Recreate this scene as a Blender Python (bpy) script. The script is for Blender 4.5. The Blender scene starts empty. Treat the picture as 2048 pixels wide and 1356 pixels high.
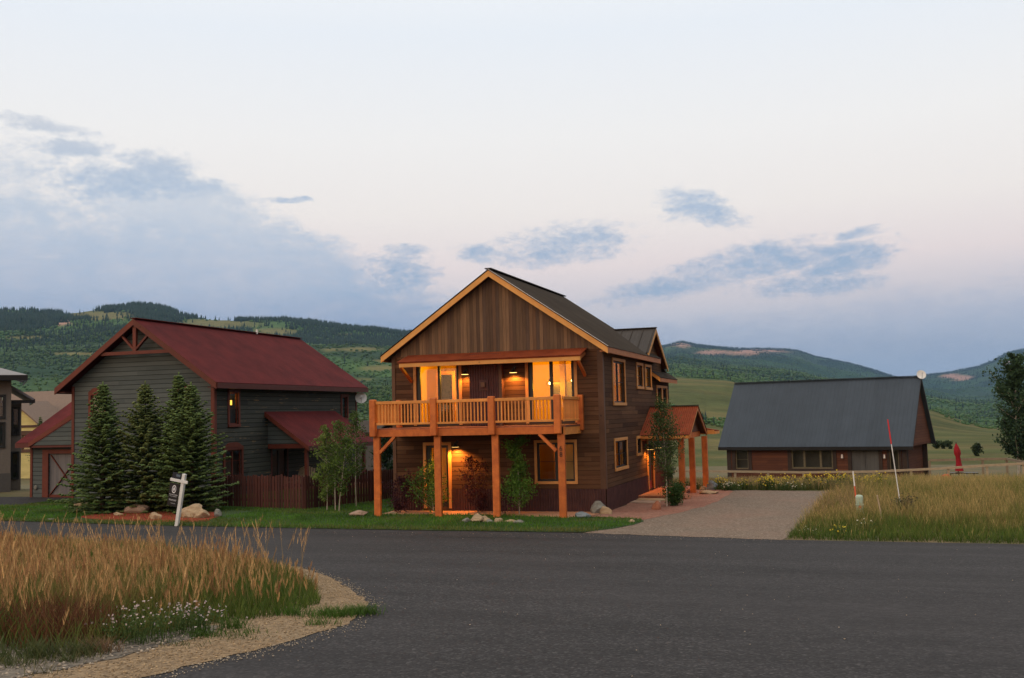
import bpy, bmesh, math, random
import numpy as np
from mathutils import Vector, Matrix
random.seed(7); rng = np.random.default_rng(11)
sc = bpy.context.scene; COL = sc.collection
R = math.radians

# ------------------------------------------------------------------ camera
cam_d = bpy.data.cameras.new('camera'); cam = bpy.data.objects.new('camera', cam_d); COL.objects.link(cam)
yaw, pitch, roll = 0.3215, 0.0725, -0.0240
fw = Vector((-math.sin(yaw)*math.cos(pitch), math.cos(yaw)*math.cos(pitch), math.sin(pitch)))
rt = Vector((math.cos(yaw), math.sin(yaw), 0)); up = rt.cross(fw)
r2 = rt*math.cos(roll)+up*math.sin(roll); u2 = -rt*math.sin(roll)+up*math.cos(roll)
cam.matrix_world = Matrix(((r2.x, u2.x, -fw.x, 7.7331), (r2.y, u2.y, -fw.y, -32.2213), (r2.z, u2.z, -fw.z, 3.1429), (0, 0, 0, 1)))
cam_d.sensor_width = 36; cam_d.lens = 36*2078.83/2048; cam_d.clip_start = .1; cam_d.clip_end = 40000
sc.camera = cam
CAM = Vector((7.7331, -32.2213, 3.1429))
sc.view_settings.view_transform = 'Standard'; sc.view_settings.look = 'None'; sc.view_settings.gamma = 1
sc.view_settings.use_curve_mapping = False; sc.view_settings.exposure = 0.0
sc.cycles.max_bounces = 6; sc.cycles.diffuse_bounces = 3; sc.cycles.glossy_bounces = 3; sc.cycles.transparent_max_bounces = 12
sc.cycles.volume_bounces = 0; sc.cycles.caustics_reflective = False; sc.cycles.caustics_refractive = False
sc.cycles.sample_clamp_indirect = 4

def lin(r, g, b):
    f = lambda c: (c/255/12.92) if c/255 <= .04045 else ((c/255+.055)/1.055)**2.4
    return (f(r), f(g), f(b))

# ------------------------------------------------------------------ node helper
class NT:
    def __init__(s, tree): s.t = tree; s.t.nodes.clear()
    def n(s, typ, props=None, **inp):
        nd = s.t.nodes.new(typ)
        for k, v in (props or {}).items(): setattr(nd, k, v)
        for k, v in inp.items():
            key = int(k[1:]) if k[0] == '_' and k[1:].isdigit() else k.replace('__', ' ')
            s.put(nd.inputs[key], v)
        return nd
    def put(s, sock, v):
        if hasattr(v, 'is_output') or isinstance(v, bpy.types.NodeSocket): s.t.links.new(v, sock)
        else:
            if sock.type == 'RGBA' and len(v) == 3: v = (*v, 1)
            sock.default_value = v
    def m(s, op, a, b=0.0, c=0.0, clamp=False):
        nd = s.t.nodes.new('ShaderNodeMath'); nd.operation = op; nd.use_clamp = clamp
        s.put(nd.inputs[0], a); s.put(nd.inputs[1], b); s.put(nd.inputs[2], c); return nd.outputs[0]
    def mix(s, f, a, b, blend='MIX'):
        nd = s.t.nodes.new('ShaderNodeMix'); nd.data_type = 'RGBA'; nd.blend_type = blend; nd.clamp_factor = True
        s.put(nd.inputs[0], f); s.put(nd.inputs[6], a); s.put(nd.inputs[7], b); return nd.outputs[2]
    def ramp(s, f, stops, interp='LINEAR'):
        nd = s.t.nodes.new('ShaderNodeValToRGB'); cr = nd.color_ramp; cr.interpolation = interp
        while len(cr.elements) < len(stops): cr.elements.new(.5)
        for e, (p, c) in zip(cr.elements, stops): e.position = p; e.color = (*c, 1) if len(c) == 3 else c
        s.put(nd.inputs[0], f); return nd.outputs[0]
    def mr(s, v, a, b, c=0.0, d=1.0, smooth=False):
        nd = s.t.nodes.new('ShaderNodeMapRange'); nd.interpolation_type = 'SMOOTHSTEP' if smooth else 'LINEAR'
        for i, x in enumerate((v, a, b, c, d)): s.put(nd.inputs[i], x)
        return nd.outputs[0]
    def noise(s, vec, scale, detail=4.0, rough=.55, w=None):
        nd = s.t.nodes.new('ShaderNodeTexNoise'); nd.inputs['Scale'].default_value = scale
        nd.inputs['Detail'].default_value = detail; nd.inputs['Roughness'].default_value = rough
        s.t.links.new(vec, nd.inputs['Vector']); return nd.outputs['Fac']
    def vec(s, x, y, z):
        nd = s.t.nodes.new('ShaderNodeCombineXYZ'); s.put(nd.inputs[0], x); s.put(nd.inputs[1], y); s.put(nd.inputs[2], z); return nd.outputs[0]
    def xyz(s, v):
        nd = s.t.nodes.new('ShaderNodeSeparateXYZ'); s.t.links.new(v, nd.inputs[0]); return nd.outputs

# ------------------------------------------------------------------ sky and sun
SUN_EL, SUN_AZ = R(6), R(-160)
world = bpy.data.worlds.new('World'); sc.world = world; world.use_nodes = True
w = NT(world.node_tree)
tc = w.n('ShaderNodeTexCoord').outputs['Generated']
dx, dy, dz = w.xyz(tc)
sky = w.n('ShaderNodeTexSky', dict(sky_type='NISHITA', sun_disc=False, sun_elevation=SUN_EL, sun_rotation=R(200), air_density=1.0, dust_density=1.5)).outputs[0]
el = w.m('MULTIPLY', w.m('ARCSINE', w.m('MINIMUM', w.m('MAXIMUM', dz, -1.0), 1.0)), 57.2958)
az = w.m('MULTIPLY', w.m('ARCTAN2', dx, dy), 57.2958)            # degrees, + to the right of +Y
eln = w.m('DIVIDE', w.m('ADD', el, 5.0), 95.0, clamp=True)
P = lambda d: (d+5)/95
grad = w.ramp(eln, [(0, lin(120, 140, 165)), (P(0), lin(155, 177, 205)), (P(2.2), lin(168, 186, 210)), (P(4.2), lin(195, 201, 215)), (P(6), lin(216, 210, 215)),
    (P(8), lin(237, 224, 222)), (P(11), lin(243, 236, 231)), (P(15), lin(242, 240, 238)), (P(20.5), lin(232, 237, 243)), (P(34), (1.0, .98, .95)), (P(60), (1.35, 1.27, 1.18)), (1, (1.35, 1.27, 1.18))])
# clouds: soft ellipses in the sky, torn by noise
nv = w.vec(w.m('MULTIPLY', az, .10), w.m('MULTIPLY', el, .30), 0.0)
n1 = w.noise(nv, 1.6, 7.0, .62)
nv2 = w.vec(w.m('MULTIPLY', az, .22), w.m('MULTIPLY', el, .5), 7.3)
n2 = w.noise(nv2, 2.2, 6.0, .6)
wob = w.m('MULTIPLY', w.m('SUBTRACT', n2, .5), 2.4)
def ell(cx, cy, rx, ry, tilt=0.0):
    a = w.m('SUBTRACT', w.m('ADD', az, wob), -cx); b = w.m('SUBTRACT', w.m('ADD', el, w.m('MULTIPLY', wob, .35)), cy)
    c, s_ = math.cos(R(tilt)), math.sin(R(tilt))
    u = w.m('DIVIDE', w.m('ADD', w.m('MULTIPLY', a, c), w.m('MULTIPLY', b, s_)), rx)
    v = w.m('DIVIDE', w.m('SUBTRACT', w.m('MULTIPLY', b, c), w.m('MULTIPLY', a, s_)), ry)
    return w.m('SUBTRACT', 1.0, w.m('ADD', w.m('MULTIPLY', u, u), w.m('MULTIPLY', v, v)))
def union(es):
    r = es[0]
    for e in es[1:]: r = w.m('MAXIMUM', r, e)
    return w.m('MAXIMUM', r, -1.0)
n3 = w.noise(w.vec(w.m('MULTIPLY', az, .5), w.m('MULTIPLY', el, 1.0), 3.1), 1.7, 6.0, .6)
nn = w.m('ADD', w.m('MULTIPLY', w.m('SUBTRACT', n1, .5), 2.0), w.m('ADD', w.m('MULTIPLY', w.m('SUBTRACT', n3, .5), 2.6), w.m('MULTIPLY', w.m('SUBTRACT', w.noise(w.vec(w.m('MULTIPLY', az, .55), el, 9.0), 4.2, 5.0, .65), .5), 1.7)))
bank = union([ell(48, 6.0, 15, 8.2, -12), ell(36.5, 11.2, 5.5, 1.9, -12), ell(35, 6.2, 12.5, 4.6, -15), ell(26, 4.6, 8.5, 3.0, -13), ell(17, 3.6, 7, 1.2, -4), ell(52, 9, 10, 6.5), ell(60, 6, 12, 9), ell(31.5, 8.2, 6.5, 2.6, -16)])
band = union([ell(-14, 4.2, 13, 2.6, 0), ell(-4, 4.2, 9, 2.0), ell(4, 3.9, 8, 1.3), ell(12, 4.2, 6, .8)])
bd_ = w.mr(w.m('ADD', band, w.m('MULTIPLY', nn, .8)), -.4, 1.2, 0, .3, True)
bm_ = w.mr(w.m('ADD', bank, w.m('MULTIPLY', nn, .45)), -.45, .65, 0, .94, True)
lens = union([ell(15.7, 9.2, 4.2, 1.15, 5), ell(20.0, 8.9, 2.0, .5), ell(8.5, 11.1, 2.0, .9, -10), ell(7.4, 10.6, 2.0, .7, -18), ell(9.8, 6.7, 4.2, .7, 9), ell(5.6, 7.9, 4.4, 1.0, 10), ell(.4, 7.5, 3.0, .8, 12), ell(2.2, 6.5, 3.6, .6), ell(24.3, 8.1, 1.9, 1.25), ell(24.2, 9.1, 1.4, .4),
              ell(43.2, 15.0, 2.8, .4, -6), ell(41.5, 14.0, 2.2, .45), ell(37.5, 13.4, 2.2, .8), ell(30.5, 11.8, 1.2, .22), ell(3.2, 7.75, 4.5, .62, 10), ell(1.0, 8.1, 3.0, .5, 8), ell(-.4, 9.0, 1.5, .3, 6), ell(39, 12.4, 4.0, 1.1)])
lm_ = w.mr(w.m('ADD', lens, w.m('MULTIPLY', nn, .95)), -.45, 1.45, 0, .95, True)
ccol = w.ramp(eln, [(0, lin(125, 148, 182)), (P(4.5), lin(132, 158, 194)), (P(7), lin(160, 182, 208)), (P(10), lin(178, 195, 215)), (P(14), lin(203, 210, 220)), (1, lin(205, 212, 225))])
ccol = w.mix(w.mr(w.m('ADD', w.m('MULTIPLY', n1, .6), w.m('MULTIPLY', n3, .4)), .42, .68), w.mix(.3, ccol, grad), ccol)
lcol = w.ramp(eln, [(0, lin(150, 172, 200)), (P(8), lin(158, 180, 206)), (P(12), lin(172, 190, 212)), (P(15), lin(200, 206, 216)), (1, lin(205, 212, 225))])
skyc = w.mix(bm_, w.mix(bd_, grad, ccol), ccol); skyc = w.mix(lm_, skyc, lcol)
# the afterglow behind the photographer (low in the west) and the darker eastern half
glow = w.m('MULTIPLY', w.mr(dy, .1, -.9, 0, 1, True), w.mr(el, 26, 0, 0, 1, True))
skyc = w.mix(glow, skyc, (1.25, .72, .42))
east = w.mr(dx, .35, .95, 1.0, .5, True)
skyc = w.mix(1.0, skyc, w.vec(east, east, east), 'MULTIPLY')
nis = w.mix(1.0, sky, (.10, .10, .10), 'MULTIPLY')
skyc = w.mix(.03, skyc, nis)
low = w.mr(el, -1.0, -6.0, 0, 1)
skyc = w.mix(low, skyc, (.06, .07, .06))
w.n('ShaderNodeOutputWorld', Surface=w.n('ShaderNodeBackground', Color=skyc, Strength=1.12).outputs[0])

sun_d = bpy.data.lights.new('sun', 'SUN'); sun = bpy.data.objects.new('sun', sun_d); COL.objects.link(sun)
sun_d.energy = 1.2; sun_d.angle = R(60); sun_d.color = (1.0, .66, .38)
sun.rotation_euler = Vector((.40, .9, -.24)).to_track_quat('-Z', 'Y').to_euler()

# ------------------------------------------------------------------ terrain height
def h(y):
    y = np.asarray(y, float)
    return np.where(y < -7, .058*(-7-y), np.where(y > 45, -2.232-.012*(y-45), np.where(y > 9, -.062*(y-9), 0.)))
def h1(y): return float(h(y))

# ------------------------------------------------------------------ mesh helpers
OFF = {}
class MB:
    def __init__(s): s.v = []; s.f = []
    def quad(s, *p): i = len(s.v); s.v += [tuple(q) for q in p]; s.f.append(tuple(range(i, i+len(p))))
    def hexa(s, b, t):
        i = len(s.v); n = len(b); s.v += [tuple(q) for q in b]+[tuple(q) for q in t]
        s.f.append(tuple(range(i+n-1, i-1, -1))); s.f.append(tuple(range(i+n, i+2*n)))
        for k in range(n): s.f.append((i+k, i+(k+1) % n, i+n+(k+1) % n, i+n+k))
    def box(s, x0, x1, y0, y1, z0, z1):
        s.hexa([(x0, y0, z0), (x1, y0, z0), (x1, y1, z0), (x0, y1, z0)], [(x0, y0, z1), (x1, y0, z1), (x1, y1, z1), (x0, y1, z1)]); return s
    def bar(s, a, b, wd, dp, upv=(0, 0, 1)):
        a, b = Vector(a), Vector(b); d = (b-a).normalized(); x = d.cross(Vector(upv))
        if x.length < 1e-3: x = d.cross(Vector((0, 1, 0)))
        x.normalize(); z = x.cross(d)
        c = [x*sx*wd/2+z*sz*dp/2 for sx, sz in ((-1, -1), (1, -1), (1, 1), (-1, 1))]
        s.hexa([a+q for q in c], [b+q for q in c]); return s
    def cyl(s, a, b, ra, rb=None, n=10, cap=True):
        rb = ra if rb is None else rb; a, b = Vector(a), Vector(b); d = (b-a).normalized()
        x = d.cross(Vector((0, 0, 1))); x = x.normalized() if x.length > 1e-3 else Vector((1, 0, 0)); z = d.cross(x)
        i = len(s.v)
        for c, r_ in ((a, ra), (b, rb)):
            s.v += [tuple(c+(x*math.cos(k*2*math.pi/n)+z*math.sin(k*2*math.pi/n))*r_) for k in range(n)]
        for k in range(n): s.f.append((i+k, i+(k+1) % n, i+n+(k+1) % n, i+n+k))
        if cap: s.f.append(tuple(range(i+n-1, i-1, -1))); s.f.append(tuple(range(i+n, i+2*n)))
        return s
    def slab(s, a, b, c, d, th):
        a, b, c, d = map(Vector, (a, b, c, d)); nrm = (b-a).cross(d-a).normalized()
        if nrm.z < 0: nrm = -nrm
        lo = [q-nrm*th for q in (a, b, c, d)]; s.hexa(lo, (a, b, c, d)); return s
    def build(s, name, m, parent=None, bevel=0, smooth=False, loc=None, label=None):
        me = bpy.data.meshes.new(name); off = OFF.get(parent.name, Vector()) if parent else Vector()
        if loc is not None: off = off+Vector(loc)
        me.from_pydata([(x-off.x, y-off.y, z-off.z) for x, y, z in s.v], [], s.f); me.materials.append(m)
        bm = bmesh.new(); bm.from_mesh(me); bmesh.ops.recalc_face_normals(bm, faces=bm.faces); bm.to_mesh(me); bm.free()
        if smooth: me.shade_smooth()
        o = bpy.data.objects.new(name, me); COL.objects.link(o)
        if parent: o.parent = parent; OFF[o.name] = OFF.get(parent.name, Vector())
        if loc is not None: o.location = Vector(loc); OFF[o.name] = off
        if bevel:
            b = o.modifiers.new('bevel', 'BEVEL'); b.width = bevel; b.segments = 2; b.limit_method = 'ANGLE'
        if label: o['label'] = label
        return o
def tag(o, label=None, cat=None, group=None, kind=None):
    if label: o['label'] = label
    if cat: o['category'] = cat
    if group: o['group'] = group
    if kind: o['kind'] = kind
    return o
def thing(name, label, cat, loc=(0, 0, 0), group=None, rz=None):
    o = bpy.data.objects.new(name, None); COL.objects.link(o); o.location = loc; o.empty_display_size = .2
    OFF[o.name] = Vector(loc) if rz is None else Vector()
    if rz is not None: o.rotation_euler = (0, 0, rz)
    return tag(o, label, cat, group)
def bp(name, parent, m, x0, x1, y0, y1, z0, z1, bevel=0, label=None): return MB().box(x0, x1, y0, y1, z0, z1).build(name, m, parent, bevel, label=label)

class Fr:   # a wall frame: origin, U along the wall, N outward, Z up
    def __init__(s, o, U, N): s.o = Vector(o); s.U = Vector(U); s.N = Vector(N); s.Z = Vector((0, 0, 1))
    def p(s, u, v, n=0.0): return s.o+s.U*u+s.Z*v+s.N*n
    def box(s, mb, u0, u1, v0, v1, n0, n1):
        mb.hexa([s.p(u0, v0, n0), s.p(u1, v0, n0), s.p(u1, v0, n1), s.p(u0, v0, n1)], [s.p(u0, v1, n0), s.p(u1, v1, n0), s.p(u1, v1, n1), s.p(u0, v1, n1)]); return mb
    def wall(s, mb, u0, u1, v0, v1, holes, th=.15):
        us = sorted({u0, u1, *[x for a in holes for x in a[:2]]}); vs = sorted({v0, v1, *[x for a in holes for x in a[2:]]})
        us = [x for x in us if u0 <= x <= u1]; vs = [x for x in vs if v0 <= x <= v1]
        for a, b in zip(us, us[1:]):
            for c, d in zip(vs, vs[1:]):
                mu, mv = (a+b)/2, (c+d)/2
                if any(q[0] < mu < q[1] and q[2] < mv < q[3] for q in holes): continue
                mb.quad(s.p(a, c), s.p(b, c), s.p(b, d), s.p(a, d)); mb.quad(s.p(a, c, -th), s.p(a, d, -th), s.p(b, d, -th), s.p(b, c, -th))
        for a, b, c, d in holes:
            for (p0, p1) in (((a, c), (b, c)), ((b, c), (b, d)), ((b, d), (a, d)), ((a, d), (a, c))):
                mb.quad(s.p(*p0), s.p(*p1), s.p(*p1, -th), s.p(*p0, -th))
        return mb
def window(parent, F, a, b, c, d, M_trim, M_sash, M_glass, tw=.1, sw=.055, vs=(), hs=(), proud=.035, deep=.06, name='window', sill=True, muntin=.02):
    """opening a..b x c..d; trim round it, sash, one pane per light"""
    t = MB()
    F.box(t, a-tw, b+tw, d, d+tw, .002, proud+.008); F.box(t, a-tw, b+tw, c-tw, c, .002, proud+(.02 if sill else 0))
    F.box(t, a-tw, a, c, d, .002, proud); F.box(t, b, b+tw, c, d, .002, proud)
    wo = t.build(name, M_trim, parent, .006)
    s_ = MB()
    F.box(s_, a, b, d-sw, d, -deep-.03, -deep+.02); F.box(s_, a, b, c, c+sw, -deep-.03, -deep+.02)
    F.box(s_, a, a+sw, c+sw, d-sw, -deep-.03, -deep+.02); F.box(s_, b-sw, b, c+sw, d-sw, -deep-.03, -deep+.02)
    xs = [a+sw]
    for x in vs: F.box(s_, x-sw*.7, x+sw*.7, c+sw, d-sw, -deep-.032, -deep+.024); xs += [x-sw*.7, x+sw*.7]
    xs.append(b-sw)
    for z in hs:
        for l, r_ in zip(xs[::2], xs[1::2]): F.box(s_, l, r_, z-muntin/2, z+muntin/2, -deep-.02, -deep+.012)
    s_.build('sash', M_sash, wo)
    for l, r_ in zip(xs[::2], xs[1::2]):
        g = MB(); g.quad(F.p(l, c+sw, -deep), F.p(r_, c+sw, -deep), F.p(r_, d-sw, -deep), F.p(l, d-sw, -deep)); g.build('pane', M_glass, wo)
    return wo
def corrugated(mb, p0, U, V, lu, lv, period=.076, amp=.009, nrm=(0, 0, 1), per=6):
    """sheet from p0 along U (lu) and V (lv), waves across U"""
    p0, U, V, nrm = map(Vector, (p0, U, V, nrm)); n = max(2, int(lu/period*per)); i = len(mb.v)
    for k in range(n+1):
        q = p0+U*(lu*k/n)+nrm*(amp*math.sin(2*math.pi*lu*k/n/period)); mb.v += [tuple(q), tuple(q+V*lv)]
    for k in range(n): mb.f.append((i+2*k, i+2*k+2, i+2*k+3, i+2*k+1))
    return mb
def np_mesh(name, verts, tris=None, quads=None, cols=None, m=None, parent=None, loc=(0, 0, 0)):
    me = bpy.data.meshes.new(name); verts = np.asarray(verts, np.float32)-np.asarray(loc, np.float32)
    if parent is not None: verts = verts-np.array(OFF.get(parent.name, Vector()), np.float32)
    T = np.zeros((0, 3), int) if tris is None else np.asarray(tris, int); Q = np.zeros((0, 4), int) if quads is None else np.asarray(quads, int)
    me.vertices.add(len(verts)); me.vertices.foreach_set('co', verts.ravel())
    me.loops.add(T.size+Q.size); me.loops.foreach_set('vertex_index', np.concatenate([T.ravel(), Q.ravel()]).astype(np.int32))
    me.polygons.add(len(T)+len(Q))
    st = np.concatenate([np.arange(len(T))*3, T.size+np.arange(len(Q))*4]).astype(np.int32); me.polygons.foreach_set('loop_start', st)
    if cols is not None:
        at = me.color_attributes.new('Col', 'FLOAT_COLOR', 'POINT'); c4 = np.ones((len(verts), 4), np.float32); c4[:, :3] = cols
        at.data.foreach_set('color', c4.ravel())
    me.update(calc_edges=True); me.validate(); me.materials.append(m)
    o = bpy.data.objects.new(name, me); COL.objects.link(o); o.location = loc
    if parent is not None: o.parent = parent; OFF[o.name] = OFF.get(parent.name, Vector())
    return o

# ------------------------------------------------------------------ materials
def newmat(name):
    m = bpy.data.materials.new(name); m.use_nodes = True; return m, NT(m.node_tree)
def finish(t, col, rough=.7, bump=None, bs=.3, bd=.02, metal=0.0, spec=.3, extra=None):
    b = t.n('ShaderNodeBsdfPrincipled', Base__Color=col, Roughness=rough, Metallic=metal); b.inputs['Specular IOR Level'].default_value = spec
    if bump is not None:
        t.put(b.inputs['Normal'], t.n('ShaderNodeBump', Strength=bs, Distance=bd, Height=bump).outputs[0])
    if extra:
        for k, v in extra.items(): t.put(b.inputs[k], v)
    t.n('ShaderNodeOutputMaterial', Surface=b.outputs[0])
def simple(name, c1, c2=None, scale=6, rough=.7, bs=.15, metal=0.0, spec=.3, stretch=(1, 1, 1), bd=.01, extra=None):
    m, t = newmat(name); o = t.n('ShaderNodeTexCoord').outputs['Object']
    v = t.n('ShaderNodeMapping', Vector=o, Scale=stretch).outputs[0]
    n_ = t.noise(v, scale, 5.0, .6); c2 = c2 or tuple(x*.7 for x in c1)
    finish(t, t.mix(t.mr(n_, .3, .72), c2, c1), rough, n_, bs, bd, metal, spec, extra); return m
def planks(name, axis, width, cols, rough=.75, gap=.04, gapdark=.45, length=3.2, grain=.35, lap=0.0, chips=None, chip_amt=.0, spec=.25, bs=.5, chip_scale=1.0):
    """boards stacked along axis (0 x, 1 y, 2 z); each board its own stain, grain along it"""
    m, t = newmat(name); o = t.n('ShaderNodeTexCoord').outputs['Object']; X = t.xyz(o)
    c = X[axis]; l = t.m('ADD', X[0], X[1]) if axis == 2 else X[2]
    q = t.m('DIVIDE', c, width); idx = t.m('FLOOR', q); fr = t.m('FRACT', q)
    r1 = t.n('ShaderNodeTexWhiteNoise', dict(noise_dimensions='1D'), W=idx).outputs[0]
    seg = t.m('FLOOR', t.m('DIVIDE', t.m('ADD', l, t.m('MULTIPLY', r1, 9.0)), length))
    r2 = t.n('ShaderNodeTexWhiteNoise', dict(noise_dimensions='2D'), Vector=t.vec(idx, seg, 0.0)).outputs[0]
    k = len(cols); base = t.ramp(r2, [(i/max(1, k-1), cc) for i, cc in enumerate(cols)])
    gv = t.vec(t.m('MULTIPLY', l, 1.1), t.m('MULTIPLY', c, 26.0), t.m('MULTIPLY', idx, 3.7))
    g = t.noise(gv, 1.6, 6.0, .65); big = t.noise(t.vec(t.m('MULTIPLY', l, .5), t.m('MULTIPLY', c, 1.2), 3.0), 1.4, 3.0)
    f = t.m('MULTIPLY', t.m('ADD', t.m('MULTIPLY', t.m('SUBTRACT', g, .5), grain*2), t.m('ADD', 1.0, t.m('MULTIPLY', t.m('SUBTRACT', big, .5), .5))), 1.0)
    col = t.mix(1.0, base, t.vec(f, f, f), 'MULTIPLY')
    if chips:
        cn = t.noise(t.vec(t.m('MULTIPLY', l, .9*chip_scale), t.m('ADD', t.m('MULTIPLY', fr, 1.2), t.m('MULTIPLY', idx, 5.0)), 1.0), 2.0, 5.0, .65)
        col = t.mix(t.mr(cn, 1-chip_amt, 1-chip_amt+.05), col, chips)
    gm = t.mr(fr, gap*.5, gap, gapdark, 1.0)
    col = t.mix(1.0, col, t.vec(gm, gm, gm), 'MULTIPLY')
    hgt = t.m('ADD', t.m('MULTIPLY', gm, .8), t.m('MULTIPLY', g, .12))
    if lap: hgt = t.m('ADD', hgt, t.m('MULTIPLY', fr, -lap))
    finish(t, col, rough, hgt, bs, .02, 0.0, spec); return m
def timber(name, c1, c2, rough=.6, spec=.3):
    m, t = newmat(name); o = t.n('ShaderNodeTexCoord').outputs['Object']; X = t.xyz(o)
    rnd = t.n('ShaderNodeObjectInfo').outputs['Random']
    v = t.vec(t.m('ADD', t.m('MULTIPLY', X[0], 9.0), rnd), t.m('MULTIPLY', X[1], 9.0), t.m('MULTIPLY', X[2], 9.0))
    n_ = t.noise(v, .35, 6.0, .7); n2_ = t.noise(v, .12, 3.0, .5)
    vor = t.n('ShaderNodeTexVoronoi', Vector=o, Scale=2.2).outputs['Distance']
    col = t.mix(t.mr(n_, .3, .7), c2, c1); col = t.mix(t.mr(n2_, .45, .7, 0, .45), col, tuple(x*.7 for x in c1))
    col = t.mix(t.mr(vor, .10, .02, 0, .8), col, tuple(x*.3 for x in c2))
    hs = t.n('ShaderNodeHueSaturation', Color=col, Value=t.mr(rnd, 0, 1, .86, 1.14)).outputs[0]
    finish(t, hs, rough, n_, .15, .006, 0, spec); return m
def ribbed(name, c1, c2, axis, period, rough=.5, metal=0.0, bs=.6, sharp=True, spec=.4):
    m, t = newmat(name); o = t.n('ShaderNodeTexCoord').outputs['Object']; X = t.xyz(o)
    f = t.m('FRACT', t.m('DIVIDE', X[axis], period))
    hg = t.mr(t.m('ABSOLUTE', t.m('SUBTRACT', f, .5)), .0, .16 if sharp else .5, 1, 0, True)
    n_ = t.noise(o, 1.1, 5.0, .6); n3 = t.noise(o, 22, 3.0)
    col = t.mix(t.mr(t.m('ADD', t.m('MULTIPLY', n_, .75), t.m('MULTIPLY', n3, .25)), .35, .66), c2, c1)
    pn = t.n('ShaderNodeTexWhiteNoise', dict(noise_dimensions='1D'), W=t.m('FLOOR', t.m('DIVIDE', X[axis], .82))).outputs[0]; st = t.noise(t.vec(*[t.m('MULTIPLY', X[i], 7.0 if i == axis else .5) for i in range(3)]), 1.0, 4.0, .7)
    pv = t.m('ADD', t.mr(pn, 0, 1, .94, 1.05), t.m('MULTIPLY', t.m('SUBTRACT', st, .5), .28)); col = t.mix(1.0, col, t.vec(pv, pv, pv), 'MULTIPLY')
    finish(t, col, rough, hg, bs, .02, metal, spec); return m
def leafmat(name, trans=.3, rough=.6):
    m, t = newmat(name); a = t.n('ShaderNodeAttribute', dict(attribute_name='Col')).outputs['Color']
    b = t.n('ShaderNodeBsdfPrincipled', Base__Color=a, Roughness=rough); b.inputs['Specular IOR Level'].default_value = .15
    tr = t.n('ShaderNodeBsdfTranslucent', Color=a).outputs[0]
    t.n('ShaderNodeOutputMaterial', Surface=t.n('ShaderNodeMixShader', _0=trans, _1=b.outputs[0], _2=tr).outputs[0]); return m
def glassmat(name, tint=(.92, .95, .93), k=1.05):
    m, t = newmat(name); bf = t.n('ShaderNodeNewGeometry').outputs['Backfacing']; fr = t.n('ShaderNodeFresnel', IOR=t.mr(bf, 0, 1, 1.52, 1/1.52)).outputs[0]
    n_ = t.noise(t.n('ShaderNodeTexCoord').outputs['Object'], .7, 1.0)
    gl = t.n('ShaderNodeBsdfGlossy', Color=(.95, .97, 1), Roughness=.02)
    t.put(gl.inputs['Normal'], t.n('ShaderNodeBump', Strength=.02, Distance=.2, Height=n_).outputs[0])
    t.n('ShaderNodeOutputMaterial', Surface=t.n('ShaderNodeMixShader', _0=t.m('MULTIPLY', fr, k, clamp=True), _1=t.n('ShaderNodeBsdfTransparent', Color=tint).outputs[0], _2=gl.outputs[0]).outputs[0]); return m
def emit(name, col, s_):
    m, t = newmat(name); t.n('ShaderNodeOutputMaterial', Surface=t.n('ShaderNodeEmission', Color=col, Strength=s_).outputs[0]); return m
def speckle(name, cols, scale, rough=.9, bs=.4, big=None, bigscale=.25, bd=.01, lanes=False):
    """gravel / asphalt / soil: cell-sized stones of several colours, broad worn patches"""
    m, t = newmat(name); o = t.n('ShaderNodeTexCoord').outputs['Object']
    vor = t.n('ShaderNodeTexVoronoi', Vector=o, Scale=scale)
    r_ = t.xyz(vor.outputs['Color'])[0]
    col = t.ramp(r_, [(i/(len(cols)-1), c) for i, c in enumerate(cols)])
    n_ = t.noise(o, bigscale, 5.0, .6)
    if big: col = t.mix(t.mr(n_, .42, .68), col, t.mix(.6, col, big))
    n3 = t.noise(o, scale*.25, 3.0); col = t.mix(1.0, col, t.ramp(n3, [(.3, (.75,)*3), (.7, (1.2,)*3)]), 'MULTIPLY')
    xy = t.xyz(o); n4 = n_ if not lanes else t.noise(t.vec(t.m('MULTIPLY', xy[0], .09), t.m('MULTIPLY', xy[1], .75), 2.0), 1.0, 5.0, .65); n5 = t.noise(o, 1.7, 4.0, .6)
    col = t.mix(1.0, col, t.ramp(t.m('ADD', t.m('MULTIPLY', n4, .7), t.m('MULTIPLY', n5, .3)), [(.32, (.68,)*3), (.68, (1.34,)*3)] if lanes else [(.32, (.8,)*3), (.68, (1.22,)*3)]), 'MULTIPLY')
    finish(t, col, rough, t.m('SUBTRACT', 1.0, vor.outputs['Distance']), bs, bd, 0, .2); return m

M = {}
M['siding'] = planks('stained horizontal siding', 2, .145, [(.052, .027, .016), (.105, .052, .028), (.078, .041, .024), (.135, .07, .037), (.062, .03, .017)], .8, .11, .3, 2.6, .5, spec=.08)
M['gable'] = planks('weathered vertical boards', 0, .115, [(.095, .058, .034), (.16, .095, .052), (.07, .042, .027), (.2, .118, .064), (.13, .07, .038), (.085, .054, .038)], .8, .09, .4, 30, .7)
M['cornerboard'] = timber('brown corner board', (.11, .052, .028), (.075, .036, .02))
M['post'] = timber('orange stained post', (.64, .175, .034), (.33, .075, .018))
M['rail'] = timber('amber stained rail', (.78, .33, .078), (.5, .17, .038))
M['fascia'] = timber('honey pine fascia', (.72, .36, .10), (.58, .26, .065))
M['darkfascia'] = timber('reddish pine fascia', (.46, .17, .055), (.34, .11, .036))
M['wtrim'] = timber('golden window trim', (.62, .31, .10), (.48, .2, .06))
M['sash'] = simple('dark bronze sash', (.022, .024, .024), rough=.45)
M['glass'] = glassmat('window glass')
M['rustmetal'] = simple('rusted corrugated steel', (.105, .046, .04), (.055, .027, .028), 3.0, .7, .2, .1, .2)
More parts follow.
